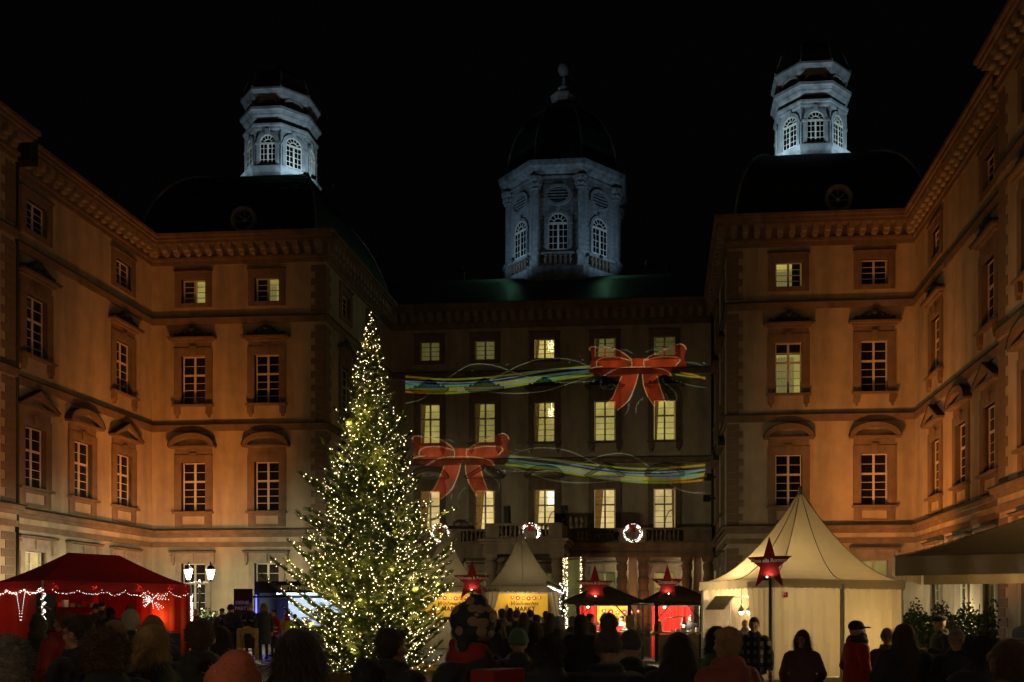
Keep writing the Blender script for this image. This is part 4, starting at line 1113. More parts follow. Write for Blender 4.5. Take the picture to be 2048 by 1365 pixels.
# ------------------------------------------------------------------ tents
def plan(px, d): return Vector(W(px, d, 0)[:2])
def pagoda(label, A, ax, ay, wx, wy, zg, ze, zp, cat='tent', cloth='canvas', val=.22, p=1.9, closed=(1, 1, 1, 1), legs=True, name='pagoda_tent', scal=True, group=None):
    """A: plan corner, ax/ay unit plan vectors, wx/wy size; ze eave height, zp peak height (absolute)"""
    t = thing(name, label, cat, (A.x, A.y, zg), math.atan2(ax.y, ax.x), group)
    # local: x along ax; y along ay (must be left-handed or right-handed perpendicular)
    s = 1 if ax.x * ay.y - ax.y * ay.x > 0 else -1
    H1, H2 = ze - zg, zp - zg
    n = 14; N_ = 8
    def prof(u): return H1 + (H2 - H1) * (1 - u) ** p * (1 if u > 0 else 1)
    def P3(u, q):                                      # q 0..4 around the square
        k = int(q) % 4; f_ = q - int(q)
        c4 = [(-1, -1), (1, -1), (1, 1), (-1, 1)]; a, b = c4[k], c4[(k + 1) % 4]
        x = a[0] + (b[0] - a[0]) * f_; y = a[1] + (b[1] - a[1]) * f_
        sag = .0
        return (wx / 2 + x * u * wx / 2, s * (wy / 2 + y * u * wy / 2), prof(u) - sag)
    m = MB(); us = [.015] + [(i / n) ** 1.3 for i in range(1, n + 1)]
    Q = 4 * N_
    for i in range(len(us) - 1):
        for q in range(Q):
            a, b = q / N_, (q + 1) / N_
            m.quad(P3(us[i], a), P3(us[i], b), P3(us[i + 1], b), P3(us[i + 1], a))
    part('roof', m, M[cloth], t, True)
    for q in [k for k in range(4)] + [k + .5 for k in range(4)]:
        r = MB(); r.tube([(x, y, z + .012) for x, y, z in [P3(u_, q) for u_ in us]], .011, 4); part('seam', r, M['canvas_grey'], t)
    r = MB(); r.lathe([(.06, H2 - .1), (.05, H2 + .06), (.01, H2 + .12)], 8, (wx / 2, s * wy / 2)); part('peak_cap', r, M['metal'], t)
    cs = [(0, 0), (wx, 0), (wx, s * wy), (0, s * wy)]
    for k in range(4):
        a, b = Vector(cs[k]), Vector(cs[(k + 1) % 4]); Ln = (b - a).length; nn = max(8, int(Ln / .045)); dr = (b - a) / Ln
        no = Vector((dr.y, -dr.x)) * s; m = MB(); top = []; bot = []
        for i in range(nn + 1):
            q = a + dr * (Ln * i / nn) + no * (.03 + .01 * math.sin(i * .5)); sc_ = abs(math.sin(i * math.pi / 4.0)) if scal else 1
            top.append((q.x, q.y, H1 + .015)); bot.append((q.x + no.x * .015, q.y + no.y * .015, H1 - val + .035 * (1 - sc_)))
        for i in range(nn): m.quad(top[i], top[i + 1], bot[i + 1], bot[i])
        part('valance', m, M[cloth], t)
        if closed[k]:
            m = MB(); nn = max(6, int(Ln / .12)); z1 = H1 - .02
            for i in range(nn):
                def pt(j, z): q = a + dr * (Ln * j / nn) - no * (.03 + .022 * math.sin(j * 1.9 + z)); return (q.x, q.y, z)
                for z0_, z1_ in ((.02, .8), (.8, 1.6), (1.6, z1)): m.quad(pt(i, z0_), pt(i + 1, z0_), pt(i + 1, z1_), pt(i, z1_))
            part('side_wall', m, M[cloth], t, True)
        if legs:
            r = MB(); q = a + (dr - no) * .05; r.tube([(q.x, q.y, 0), (q.x, q.y, H1)], .035, 8); part('pole', r, M['metal'], t)
            r = MB(); r.box(q.x - .12, q.y - .12, 0, q.x + .12, q.y + .12, .02); part('foot_plate', r, M['metal'], t)
    return t, s

axb, ayb = Vector((.90, .436)), Vector((-.436, .90))
# rotate camera-frame directions into the world
def cam2w(v): return Vector((v.x * cT - v.y * sT, v.x * sT + v.y * cT))
ax1, ay1 = cam2w(axb).normalized(), cam2w(ayb).normalized()
A1 = plan(1545, 20.8)
g1 = gz(A1.y + 1)
big, s1 = pagoda('big cream pagoda tent with glowing side walls at the right', A1, ax1, ay1, 4.0, 3.0, g1, 2.56, 4.86, closed=(1, 1, 1, 0), p=1.75)
m = MB(); m.box(1.98, -.05, 0, 2.06, .02, 2.2); part('pole', m, M['canvas_grey'], big)
m = MB()
for i in range(12):                                     # tied back cloth at the open left side
    a = i / 12; m.quad((-.02 + .02 * math.sin(i * 2), .12 + a * .5, .02), (-.02 + .02 * math.sin(i * 2 + 2), .12 + (a + 1 / 12) * .5, .02), (.0 + .02 * math.sin(i * 2 + 2), .1 + (a + 1 / 12) * .85, 2.25), (.0 + .02 * math.sin(i * 2), .1 + a * .85, 2.25))
part('tied_curtain', m, M['canvas'], big)
def inbig(x, y, z): v_ = A1 + ax1 * x + ay1 * y; return (v_.x, v_.y, g1 + z)
lamp('tent_lamp', 'POINT', inbig(1.0, 2.0, 2.1), 150, (1, .72, .34), .06)
lamp('tent_lamp', 'POINT', inbig(3.0, 1.2, 1.05), 110, (1, .66, .25), .08)
hl = thing('tent_light_bulb', 'bare bulb hanging inside the big cream tent', 'light bulb', inbig(3.0, 1.2, 1.05))
m = MB(); m.lathe([(.015, .1), (.02, .06), (.018, .05)], 8); m.tube([(0, 0, .1), (0, 0, 1.2)], .006, 4); part('cable', m, M['iron'], hl)
# exit sign
exs = thing('exit_sign', 'small red first aid style pictogram sign on the big tent wall', 'sign', inbig(.32, -.06, 1.93), math.atan2(ax1.y, ax1.x))
m = MB(); m.box(-.07, 0, -.07, .07, .012, .07); part('plate', m, M['white_print'], exs)
m = MB(); m.box(-.062, -.004, -.062, -.002, -.001, -.002); m.box(.004, -.004, -.062, .062, -.001, .06); m.ball((-.03, -.004, .03), (.02, .003, .02)); part('pictogram', m, M['red_print'], exs)

# heat lamps and hood inside the open side of the big tent
hd = thing('serving_counter', 'white counter with slanted glass hood inside the big tent opening', 'counter', inbig(.5, 2.3, 0), math.atan2(ax1.y, ax1.x) + .3)
m = MB(); m.box(-.7, -.3, .0, .7, .3, .9); part('counter', m, M['white_print'], hd)
m = MB(); m.prism([(-.7, 1.62), (-.3, 1.95), (.5, 1.95), (.5, 1.92), (-.28, 1.92), (-.66, 1.6)], -.3, .3); part('hood', m, M['canvas_grey'], hd)
m = MB(); m.tube([(-.1, 0, .9), (-.1, 0, 1.95)], .015, 6); part('post', m, M['metal'], hd)
for px in (1483, 1499):
    q = W(px, 22.6, ZP(1222, 22.6))
    h = thing('heat_lamp', 'glowing heat lamp over the counter, %s one of two' % ('left' if px == 1483 else 'right'), 'heat lamp', q)
    m = MB(); m.lathe([(.02, .16), (.03, .1), (.09, .0), (.085, -.02)], 12); part('shade', m, M['metal'], h, True)
    m = MB(); m.ball((0, 0, -.03), .06, 10, 8); part('bulb', m, M['lampglass'], h, True)
    m = MB(); m.tube([(0, 0, .16), (0, 0, .75)], .008, 5); part('cable', m, M['iron'], h)
    lamp('heat', 'POINT', (q[0], q[1], q[2] - .12), 14, (1, .75, .5), .04)

# two pagodas in front of the porch
def ornament_banner(t, x, y, w_, h_, z0, mirror=1):
    pass
axp = cam2w(Vector((.993, .12))).normalized(); ayp = cam2w(Vector((-.12, .993))).normalized()
def banner(label, loc, rz, w_=1.7, h_=1.15, full=True):
    b = thing('market_banner', label, 'banner', loc, rz)
    m = MB(); n = 16
    for i in range(n):
        a, c_ = i / n, (i + 1) / n
        m.quad((w_ * (a - .5), .02 * math.sin(a * 9), 0), (w_ * (c_ - .5), .02 * math.sin(c_ * 9), 0), (w_ * (c_ - .5), .02 * math.sin(c_ * 9) + .01, h_), (w_ * (a - .5), .02 * math.sin(a * 9) + .01, h_))
    part('cloth', m, M['yellow'], b)
    link('lettering', text_mesh('Weihnachts', .24, M['ink'], .35), b, (.14, -.04, h_ * .50))
    link('lettering', text_mesh('MARKT', .25, M['ink'], 0, .006), b, (.18, -.04, h_ * .26))
    for i in range(6):                                  # string of ornaments
        x = -.33 + .22 * i; z = h_ * .83 - .035 * math.sin(i / 5 * math.pi); r = .085
        m = MB()
        if i in (2, 5): m.prism([(x + (r if k % 2 == 0 else r * .45) * math.sin(k * math.pi / 5), z + (r if k % 2 == 0 else r * .45) * math.cos(k * math.pi / 5)) for k in range(10)], -.034, -.028)
        elif i in (0, 4): m.prism([(x, z - r), (x + r, z + r * .3), (x + r * .5, z + r * .8), (x, z + r * .45), (x - r * .5, z + r * .8), (x - r, z + r * .3)], -.034, -.028)
        else: m.prism([(x + r * math.cos(k * math.pi / 8), z + r * math.sin(k * math.pi / 8)) for k in range(16)], -.034, -.028)
        part('printed_ornament', m, M['red_print'], b)
        m = MB(); m.prism([(x + r * .38 * math.cos(k * math.pi / 4), z + r * .38 * math.sin(k * math.pi / 4)) for k in range(8)], -.037, -.035); part('printed_ornament', m, M['white_print'], b)
    x = -.55; m = MB()                                 # small palace dome silhouette
    m.prism([(x - .09, 0.02), (x + .09, .02), (x + .09, .3), (x + .06, .42), (x + .02, .46), (x, .56), (x - .02, .46), (x - .06, .42), (x - .09, .3)], -.036, -.03); part('printed_tower', m, M['ink'], b)
    return b
for cxpx, nm in ((893, 'left'), (1044, 'right')):
    Cc = plan(cxpx, 36.4); A = Cc - axp * 1.5 - ayp * 1.5; gg_ = gz(36)
    t, s_ = pagoda('%s of the two pale pagoda tents before the porch' % nm, A, axp, ayp, 2.95, 2.95, gg_, 2.83, 5.1, cloth='canvas_grey', closed=(0, 1, 1, 1), p=1.6)
    q = Cc + ayp * 1.25; banner('yellow Weihnachtsmarkt banner inside the %s pagoda tent' % nm, (q.x, q.y, 1.68), math.atan2(axp.y, axp.x), 2.25 if cxpx > 1000 else 2.0, .95)
    lamp('tent_lamp', 'POINT', (Cc.x, Cc.y + .2, 2.75), 95, (1, .8, .45), .06)
    for e in (-1, 1):                                   # gathered curtains at the opening
        m = MB(); b0 = A + axp * (1.475 + e * 1.35); k = 8
        for i in range(k):
            def cp(j, z, w_): q = A + axp * (1.475 + e * (1.42 - w_ * j / k)) - ayp * (.03 + .03 * math.sin(j * 2.2)); return (q.x, q.y, gg_ + z)
            m.quad(cp(i, 2.4, .55), cp(i + 1, 2.4, .55), cp(i + 1, 1.3, .25), cp(i, 1.3, .25)); m.quad(cp(i, 1.3, .25), cp(i + 1, 1.3, .25), cp(i + 1, .05, .4), cp(i, .05, .4))
        o = wpart('tied_curtain', m, M['canvas'], None); mw = o.location.copy(); o.parent = t
        ra = math.atan2(axp.y, axp.x); d_ = mw - Vector(POS[t.name]); o.location = Matrix.Rotation(-ra, 3, 'Z') @ d_; o.rotation_euler = (0, 0, -ra)

# red pop-up tent
A2, B2 = plan(85, 24.5), plan(381, 28.0); ax2 = (B2 - A2).normalized(); ay2 = Vector((-ax2.y, ax2.x)); L2 = (B2 - A2).length; g2_ = gz(26)
rt2 = thing('popup_tent', 'red pop-up tent edged with fairy lights at the left', 'tent', (A2.x, A2.y, g2_), math.atan2(ax2.y, ax2.x))
WY = 3.0; He, Hp = 2.32, 3.2
m = MB(); n = 10
rl, rr2 = (L2 / 2 - .75, L2 / 2 + .75)
def rp_(u, q):                                          # ridge roof, gently sagging
    c4 = [(0, 0), (L2, 0), (L2, WY), (0, WY)]; rd = [(rl, WY / 2), (rr2, WY / 2), (rr2, WY / 2), (rl, WY / 2)]
    k = int(q) % 4; f_ = q - int(q); k2 = (k + 1) % 4
    ox = c4[k][0] * (1 - f_) + c4[k2][0] * f_; oy = c4[k][1] * (1 - f_) + c4[k2][1] * f_
    ix = rd[k][0] * (1 - f_) + rd[k2][0] * f_; iy = WY / 2
    return (ox * u + ix * (1 - u), oy * u + iy * (1 - u), He + (Hp - He) * (1 - u) ** 1.25)
for i in range(n):
    for q in range(32):
        m.quad(rp_(i / n, q / 8), rp_(i / n, (q + 1) / 8), rp_((i + 1) / n, (q + 1) / 8), rp_((i + 1) / n, q / 8))
part('roof', m, M['red_cloth'], rt2, True)
for (x0, y0), (x1, y1), cl in (((0, 0), (L2, 0), 0), ((L2, 0), (L2, WY), 1), ((L2, WY), (0, WY), 1), ((0, WY), (0, 0), 0)):
    m = MB(); m.quad((x0, y0, He + .01), (x1, y1, He + .01), (x1 * 1.0, y1, He - .26), (x0, y0, He - .26)); part('valance', m, M['red_cloth'], rt2)
    if cl:
        m = MB(); k = 24
        for i in range(k):
            f0, f1 = i / k, (i + 1) / k
            def q_(f_, z): dx, dy_ = x1 - x0, y1 - y0; l_ = math.hypot(dx, dy_); o_ = .03 * math.sin(f_ * 30); return (x0 + dx * f_ - dy_ / l_ * (.05 + o_), y0 + dy_ * f_ + dx / l_ * (.05 + o_), z)
            m.quad(q_(f0, .02), q_(f1, .02), q_(f1, He), q_(f0, He))
        part('side_wall', m, M['red_curtain'], rt2, True)
    r = MB(); r.tube([(x0, y0, 0), (x0, y0, He)], .025, 6); part('pole', r, M['metal'], rt2)
m = MB()                                                # gathered red wall beside the front-left pole
for i in range(14): f0, f1 = i / 14, (i + 1) / 14; m.quad((-.04 + .04 * math.sin(i), WY * .1 + f0 * WY * .85, .02), (-.04 + .04 * math.sin(i + 1), WY * .1 + f1 * WY * .85, .02), (-.02, WY * .1 + f1 * WY * .85, He), (-.02, WY * .1 + f0 * WY * .85, He))
part('side_wall', m, M['red_curtain'], rt2, True)
def inred(x, y, z): v_ = A2 + ax2 * x + ay2 * y; return (v_.x, v_.y, g2_ + z)
lamp('tent_lamp', 'POINT', inred(L2 - .35, 1.6, 1.3), 18, (1, .52, .10), .05)
lamp('tent_lamp', 'POINT', inred(-1.3, 1.9, 1.6), 9, (1, .42, .15), .05)
lamp('tent_lamp', 'POINT', inred(1.5, 2.0, 2.0), 1.5, (1, .5, .25), .05)
# fairy lights of the red tent
rf = random.Random(3)
fb = MB()
def strand(p, q, sag, step=.052, j=.026):
    p, q = Vector(p), Vector(q); n = max(2, int((q - p).length / step))
    for i in range(n):
        t = i / n; v_ = p + (q - p) * t + Vector((rf.uniform(-j, j), rf.uniform(-j, j), -sag * 4 * t * (1 - t) + rf.uniform(-j, j))); fb.octb(v_, .0085)
k = 6
for i in range(k): strand((.25 + i * (L2 - .3) / k, -.05, He - .24), (.25 + (i + 1) * (L2 - .3) / k, -.05, He - .24), .12)
for i in range(3): strand((-.03, i * 1.0, He - .22), (-.03, i * 1.0 + 1, He - .22), .12, .02, .035)
for kk in range(150): a = rf.random(); fb.octb((.03 * math.cos(a * 60) + rf.uniform(-.03, .03) + .0, -.05 + .05 * math.sin(a * 60), a * (He - .3) + .05), .0115)
for kk in range(90): a = rf.random(); fb.octb((L2 + .02 + rf.uniform(-.03, .03), -.04, He - .3 - a * .9), .013)
for kk in range(60): a = rf.random(); fb.octb((-.05 + rf.uniform(-.03, .03), WY * .93, He - .3 - a * 1.6), .013)
strand((-.1, .75, He - .3), (-.1, 1.0, He - 1.15), -.12, .06, .005); strand((-.1, 1.3, He - .3), (-.1, 1.02, He - 1.15), -.12, .06, .005)
lt = part('fairy_lights', fb, M['bulb_white'], rt2); lt['kind'] = 'stuff'
fb = MB()
for x in (.3, 1.35, 1.4, 2.6, 2.65, 3.6, 3.65, 4.15):
    for kk in range(5): fb.octb((x + rf.uniform(-.08, .08), -.04, He - .12 + rf.uniform(-.1, .1)), .011)
part('red_lights', fb, M['bulb_red'], rt2)['kind'] = 'stuff'
q = inred(L2 * .70, -.12, He - .47)
bs = thing('starburst_light', 'hanging starburst of tiny white lights at the right of the red tent', 'star light', q)
m = MB(); tb = MB()
for kk in range(26):
    a = rf.random() * 6.28; e = math.asin(rf.uniform(-1, .7)); L_ = rf.uniform(.25, .46); d = Vector((math.cos(a) * math.cos(e), math.sin(a) * math.cos(e), math.sin(e)))
    tb.tube([(0, 0, 0), tuple(d * L_)], .0025, 3)
    for i in range(2, 6): m.octb(d * (L_ * i / 5), .009)
part('rods', tb, M['metal'], bs); part('light_points', m, M['bulb_white'], bs)['kind'] = 'stuff'
lamp('starburst', 'POINT', (q[0], q[1], q[2]), 1.2, (1, .8, .6), .015)
mbd = thing('menu_board', 'black menu board on the back wall behind the lit pole of the red tent', 'menu board', inred(.75, 1.6, 1.0), math.atan2(ax2.y, ax2.x))
m = MB(); m.box(-.35, 0, 0, .35, .03, 1.0); part('board', m, M['iron'], mbd); m = MB(); m.tube([(-.15, -.01, .6), (0, -.01, .68), (.2, -.01, .55)], .02, 4); part('chalk_drawing', m, M['canvas_grey'], mbd)
ptn = thing('cloth_screen', 'dark red cloth screen between the middle and right bays of the red tent', 'partition', inred(L2 - 1.35, .6, 0), math.atan2(ax2.y, ax2.x) + rad(90))
m = MB()
for i in range(16): m.quad((i * .14, .03 * math.sin(i * 1.4), .0), (i * .14 + .14, .03 * math.sin(i * 1.4 + 1.4), .0), (i * .14 + .14, .03 * math.sin(i * 1.4 + 1.4), 2.25 ), (i * .14, .03 * math.sin(i * 1.4), 2.25))
part('cloth', m, M['red_cloth'], ptn)
shf = thing('goods_shelf', 'dark shelf with pale parcels in the middle bay of the red tent', 'shelf', inred(1.95, 2.35, 0), math.atan2(ax2.y, ax2.x))
for z_ in (.9, 1.25, 1.6): m = MB(); m.box(-.8, -.15, z_, .8, .15, z_ + .03); part('board', m, M['wood_dark'], shf)
for x in (-.8, .8): m = MB(); m.box(x - .02, -.15, 0, x + .02, .15, 1.75); part('upright', m, M['wood_dark'], shf)
for i in range(16): x = -.7 + (i % 8) * .19; z_ = 1.283 + .35 * (i // 8); m = MB(); m.box(x, -.1, z_, x + .12, .06, z_ + rf.uniform(.08, .22)); part('parcel', m, (M['canvas_grey'], M['red_print'], M['white_print'], M['wood'])[i % 4], shf)
# sales table in the red tent
tbq = thing('sales_table', 'table with dark blue cloth and small goods at the right of the red tent', 'table', inred(L2 - 1.0, .5, 0), math.atan2(ax2.y, ax2.x))
m = MB(); m.box(-.9, -.3, 0, .8, .3, .84); part('table_cloth', m, mat('blue cloth', (.02, .03, .07), .9, .1, 5, .3, 10), tbq)
m = MB()
for kk in range(26): x = rf.uniform(-.8, .7); y = rf.uniform(-.25, .2); h = rf.uniform(.02, .08); m.box(x - .05, y - .03, .842, x + .05, y + .03, .842 + h)
part('goods', m, M['wood'], tbq)['kind'] = 'stuff'

# beige awning at the right edge: square tent roof whose near-left corner shows
A3 = plan(1791, 13.2); ax3 = cam2w(Vector((.9, -.43))).normalized(); ay3 = cam2w(Vector((.43, .9))).normalized()
t, s_ = pagoda('large shiny beige tent roof entering from the right edge', A3, ax3, ay3, 5.2, 4.0, gz(13), 2.55, 3.55, cloth='vinyl', closed=(0, 0, 0, 0), val=.27, p=1.15, legs=False, scal=False)
for x, y in ((5.1, .1), (5.1, 3.9), (2.6, 3.95)):
    r = MB(); r.tube([(x, y, 0), (x, y, 2.3)], .04, 8); part('pole', r, M['metal'], t)
q = A3 + ax3 * 2.8 + ay3 * 2.6; lamp('tent_lamp', 'POINT', (q.x, q.y, 2.2), 420, (1, .70, .32), .08)

# ------------------------------------------------------------------ star signs
def star_sign(label, text, px, py, d, w_, yaw, zb, ts=.17, energy=3.2, off=0.0):
    loc = W(px, d, zb); zc = ZP(py, d) - zb
    t = thing('star_sign', label, 'star sign', loc, TH + yaw)
    R1, R2 = w_ * .526, w_ * .215
    m = MB(); m.prism([((R1 * 1.02 if k % 2 == 0 else R2) * math.sin(k * math.pi / 5), zc + (R1 * (1.12 if k in (0, 4, 6) else 1) if k % 2 == 0 else R2) * math.cos(k * math.pi / 5)) for k in range(10)], 0, .03)
    part('star_plate', m, M['star_red'], t)
    m = MB(); m.tube([(0, .06, 0), (0, .06, zc)], .035, 8); part('pole', m, M['iron'], t)
    link('lettering', text_mesh(text, ts, M['white_print'], 0, .003, .003), t, (off, -.006, zc + R1 * .31 - ts * 1.0))
    m = MB(); m.box(-.04, -.22, zc - .36, .04, -.12, zc - .30); m.tube([(0, .02, zc - .33), (0, -.2, zc - .33)], .012, 5); part('spot_lamp', m, M['iron'], t)
    m = MB(); m.ball((0, -.11, zc - .285), .02); part('spot_bulb', m, M['bulb'], t)
    a = TH + yaw; ca, sa = math.cos(a), math.sin(a)
    L0 = Vector((loc[0] + .10 * sa, loc[1] - .10 * ca, zb + zc - .27)); Aim = Vector((loc[0] + .01 * sa, loc[1] - .01 * ca, zb + zc + .12))
    lamp('star_spot', 'SPOT', L0, energy, (1, .68, .48), .02, Aim, 172, .4)
    return t
star_sign('red star sign reading Glühwein & Punsch between the two pagoda tents', 'Glühwein & Punsch', 944, 1163, 30, 1.2, 0, gz(30), .13)
star_sign('red star sign reading Pilzpfanne & Grünkohl over the left timber stall', 'Pilzpfanne & Grünkohl', 1190, 1174, 27.5, 1.12, .1, 2.1, .108)
star_sign('red star sign reading Zimtrollen over the right timber stall', 'Zimtrollen', 1335, 1169, 27.5, 1.0, .25, 2.1, .15)
star_sign('nearest red star sign reading Pinsa alla Romana on a tall pole by the big tent', 'Pinsa alla Romana', 1538, 1129, 20.0, 1.02, -.6, gz(20), .118)

# ------------------------------------------------------------------ the two small timber stalls
def stall(label, pl, pr, d, yaw=0.0, cur='red', ban=False):
    a, b = plan(pl, d), plan(pr, d); w_ = (b - a).length; g_ = gz(d); c_ = (a + b) / 2
    t = thing('market_stall', label, 'market stall', (c_.x, c_.y, g_), TH + yaw)
    h = ZP(1211, d) - g_; x = w_ / 2; dp = 2.2
    for sx in (-1, 1):
        for y in (0, dp): m = MB(); m.box(sx * x - .05, y - .05, 0, sx * x + .05, y + .05, h); part('post', m, M['wood_dark'], t)
        m = MB(); m.tube([(sx * x, 0, h - .45), (sx * (x - .4), 0, h)], .02, 4); part('brace', m, M['wood_dark'], t)
        m = MB(); m.box(sx * x - .03, .05, h * .45, sx * x + .03, dp, h * .45 + .05); part('side_rail', m, M['wood_dark'], t)
    for y in (0, dp): m = MB(); m.box(-x - .1, y - .06, h, x + .1, y + .06, h + .13); part('beam', m, M['wood_dark'], t)
    e = .38; hp = h + .62
    cor = [(-x - e, -e), (x + e, -e), (x + e, dp + e), (-x - e, dp + e)]; rd = [(-.1, dp / 2), (.1, dp / 2), (.1, dp / 2), (-.1, dp / 2)]
    for k in range(4):
        k2 = (k + 1) % 4; m = MB()
        m.quad((*cor[k], h + .12), (*cor[k2], h + .12), (*rd[k2], hp), (*rd[k], hp)); part('roof_panel', m, M['roof_dark'], t)
        m = MB(); m.tube([(*cor[k], h + .13), (*rd[k], hp + .01)], .025, 4); part('hip_bar', m, M['wood_dark'], t)
        m = MB(); m.tube([(*cor[k], h + .09), (*cor[k2], h + .09)], .04, 4); part('eave_board', m, M['wood_dark'], t)
    m = MB(); k = 30                                    # back curtain
    for i in range(k):
        f0, f1 = -x + 2 * x * i / k, -x + 2 * x * (i + 1) / k
        lim = x if not ban else -x * .1
        if f1 > lim: break
        m.quad((f0, dp - .1 + .04 * math.sin(i * 1.3), 0), (f1, dp - .1 + .04 * math.sin((i + 1) * 1.3), 0), (f1, dp - .1 + .04 * math.sin((i + 1) * 1.3), h), (f0, dp - .1 + .04 * math.sin(i * 1.3), h))
    part('back_curtain', m, M['red_curtain'], t, True)
    m = MB(); m.box(-x + .06, .05, 0, x - .06, .08, .8); part('counter_front', m, M['canvas_grey'], t)
    m = MB(); m.box(-x - .15, -.2, .83, x + .1, .45, .88); part('counter_top', m, M['wood'], t)
    rzw = TH + yaw; ca, sa = math.cos(rzw), math.sin(rzw)
    def w_(xx, yy, z_): return (c_.x + xx * ca - yy * sa, c_.y + xx * sa + yy * ca, g_ + z_)
    q = w_(-x * .6, .35, h - .06)
    b_ = thing('stall_bulb', 'small bright bulb under the beam of the %s stall' % ('left' if pl < 1250 else 'right'), 'light bulb', q)
    m = MB(); m.ball((0, 0, 0), .04, 10, 8); part('bulb', m, M['lampglass'], b_, True); m = MB(); m.box(-.02, -.02, .03, .02, .02, .09); part('socket', m, M['iron'], b_)
    lamp('stall_lamp', 'POINT', (q[0], q[1] + .1, q[2] - .1), 26, (1, .82, .6), .04)
    q = w_(x * .35, .9, h - .12); lamp('stall_lamp', 'POINT', q, 120, (1, .78, .5), .04)
    return t, w_, x, h
st1, sw1, sx1, sh1 = stall('left timber stall with red curtain and yellow banner inside', 1156, 1258, 27.5, 0, ban=True)
st2, sw2, sx2, sh2 = stall('right timber stall with full red curtain behind the smiling seller', 1313, 1402, 27.5, 0)
q = sw1(sx1 * .5, 2.05, sh1 - .98); banner('yellow banner partly seen inside the left timber stall', q, TH, 1.1, .98)
m = MB(); m.box(-.13, -.01, 0, .13, .0, .38); q = sw1(sx1 + .02, -.07, 1.0)
pn = thing('paper_notice', 'white paper notice hanging on the post of the left stall', 'notice', q, TH); part('sheet', m, M['canvas_grey'], pn)
fr_ = thing('timber_frame', 'empty black timber frame linking the two small stalls', 'frame', W(1285, 28.2), TH)
for x in (-.38, 0.0, .42): m = MB(); m.box(x - .035, -.03, 0, x + .035, .03, 1.72); part('post', m, M['wood_dark'], fr_)
for z in (.75, 1.68): m = MB(); m.box(-.45, -.028, z, .45, .028, z + .06); part('rail', m, M['wood_dark'], fr_)
m = MB(); m.tube([(-.38, -.04, 1.7), (0, -.04, .78)], .018, 4); part('brace', m, M['wood_dark'], fr_)
# desk lamp on the right stall
dl = thing('desk_lamp', 'silver desk lamp bent over the counter of the right stall', 'desk lamp', sw2(-sx2 * .75, .15, .88), TH)
m = MB(); m.lathe([(.1, 0), (.1, .02), (.02, .03)], 12); part('base', m, M['metal'], dl)
m = MB(); m.tube([(0, 0, .02), (-.02, 0, .25), (.15, 0, .4), (.62, 0, .46)], .017, 6); part('arm', m, M['white_paint'], dl)
m = MB(); m.lathe([(.02, .46), (.045, .44), (.05, .34), (.11, .2)], 12, (.66, 0), cap=False); part('shade', m, M['metal'], dl, True)
m = MB(); m.ball((.66, 0, .22), .05, 8, 6); part('bulb', m, M['lampglass'], dl, True)
q = sw2(-sx2 * .75 + .66, .15, .88 + .15); lamp('desk', 'POINT', q, 5, (1, .85, .65), .04)
bx = thing('goods_box', 'pale card box with goods at the left end of the right stall counter', 'box', sw2(-sx2 * .95, .1, .88), TH)
m = MB(); m.box(-.12, -.1, 0, .12, .1, .2); m.box(.0, -.08, .2, .1, .08, .33); part('box', m, M['wood'], bx)
tr_ = thing('goods_tray', 'trays of small goods spread over the right stall counter', 'trays', sw2(sx2 * .4, .1, .88), TH)
for i in range(7): m = MB(); x = -.5 + i * .15; m.box(x, -.1, 0, x + .12, .1, .03 + .05 * (i % 3)); part('tray', m, M['white_print'] if i % 2 else M['metal'], tr_)

# ------------------------------------------------------------------ glazed entrance with garlands
q0 = W(1145, 49.5); en = thing('glass_lobby', 'narrow glazed lobby outlined with yellow fairy lights at the porch', 'glass lobby', q0, TH)
hh = ZP(1115, 49.5) - q0[2]
m = MB()
for x in (-.4, .4): m.box(x - .05, 0, 0, x + .05, .1, hh)
for z in (hh * .3, hh * .65, hh): m.box(-.35, .01, z - .05, .35, .09, z)
part('frame', m, M['stone_light'], en)
m = MB(); m.box(-.35, .04, 0, .35, .05, hh - .05); part('glazing', m, M['glass_lit'], en)
m = MB(); m.box(-.34, .6, .05, .34, .65, hh - .1); part('lit_interior', m, M['room_dim'], en)
m = MB()
for i in range(220):
    s_ = rf.choice((-.47, .47, -.3)); m.octb((s_ + rf.uniform(-.05, .05), -.06, rf.uniform(.6, hh)), .017)
part('fairy_lights', m, M['bulb'], en)['kind'] = 'stuff'
q0 = W(1127, 35); gp = thing('garland_post', 'slim fir garland post dotted with white lights right of the pagoda tents', 'garland post', q0, TH)
m = MB(); m.tube([(0, 0, 0), (0, 0, 2.5)], .04, 6); part('post', m, M['wood_dark'], gp)
m = MB()
for i in range(260):
    a = rf.random() * 6.28; z = rf.uniform(.2, 2.55); p = Vector((math.cos(a) * .05, math.sin(a) * .05, z)); needle_twig(p, Vector((math.cos(a), math.sin(a), rf.uniform(-.3, .6))), rf.uniform(.1, .2), m, rf)
part('fir_garland', m, [M['needle'], M['needle_tip']], gp)
m = MB()
for i in range(130): a = rf.random() * 6.28; m.octb((math.cos(a) * .15, math.sin(a) * .15, rf.uniform(.2, 2.6)), .02)
part('fairy_lights', m, M['bulb_white'], gp)['kind'] = 'stuff'
q0 = W(1112, 34.6, 2.62); ro = thing('fir_swag', 'sloping swag with white lights above the garland post', 'swag', q0, TH)
m = MB(); m.tube([(-.35, 0, .38), (.25, 0, .08)], .05, 6); part('swag', m, M['needle'], ro)
m = MB()
for i in range(45): t0 = rf.random(); m.octb((-.3 + .6 * t0, -.06, .22 - .28 * t0 + rf.uniform(-.03, .03)), .02)
part('fairy_lights', m, M['bulb_white'], ro)['kind'] = 'stuff'

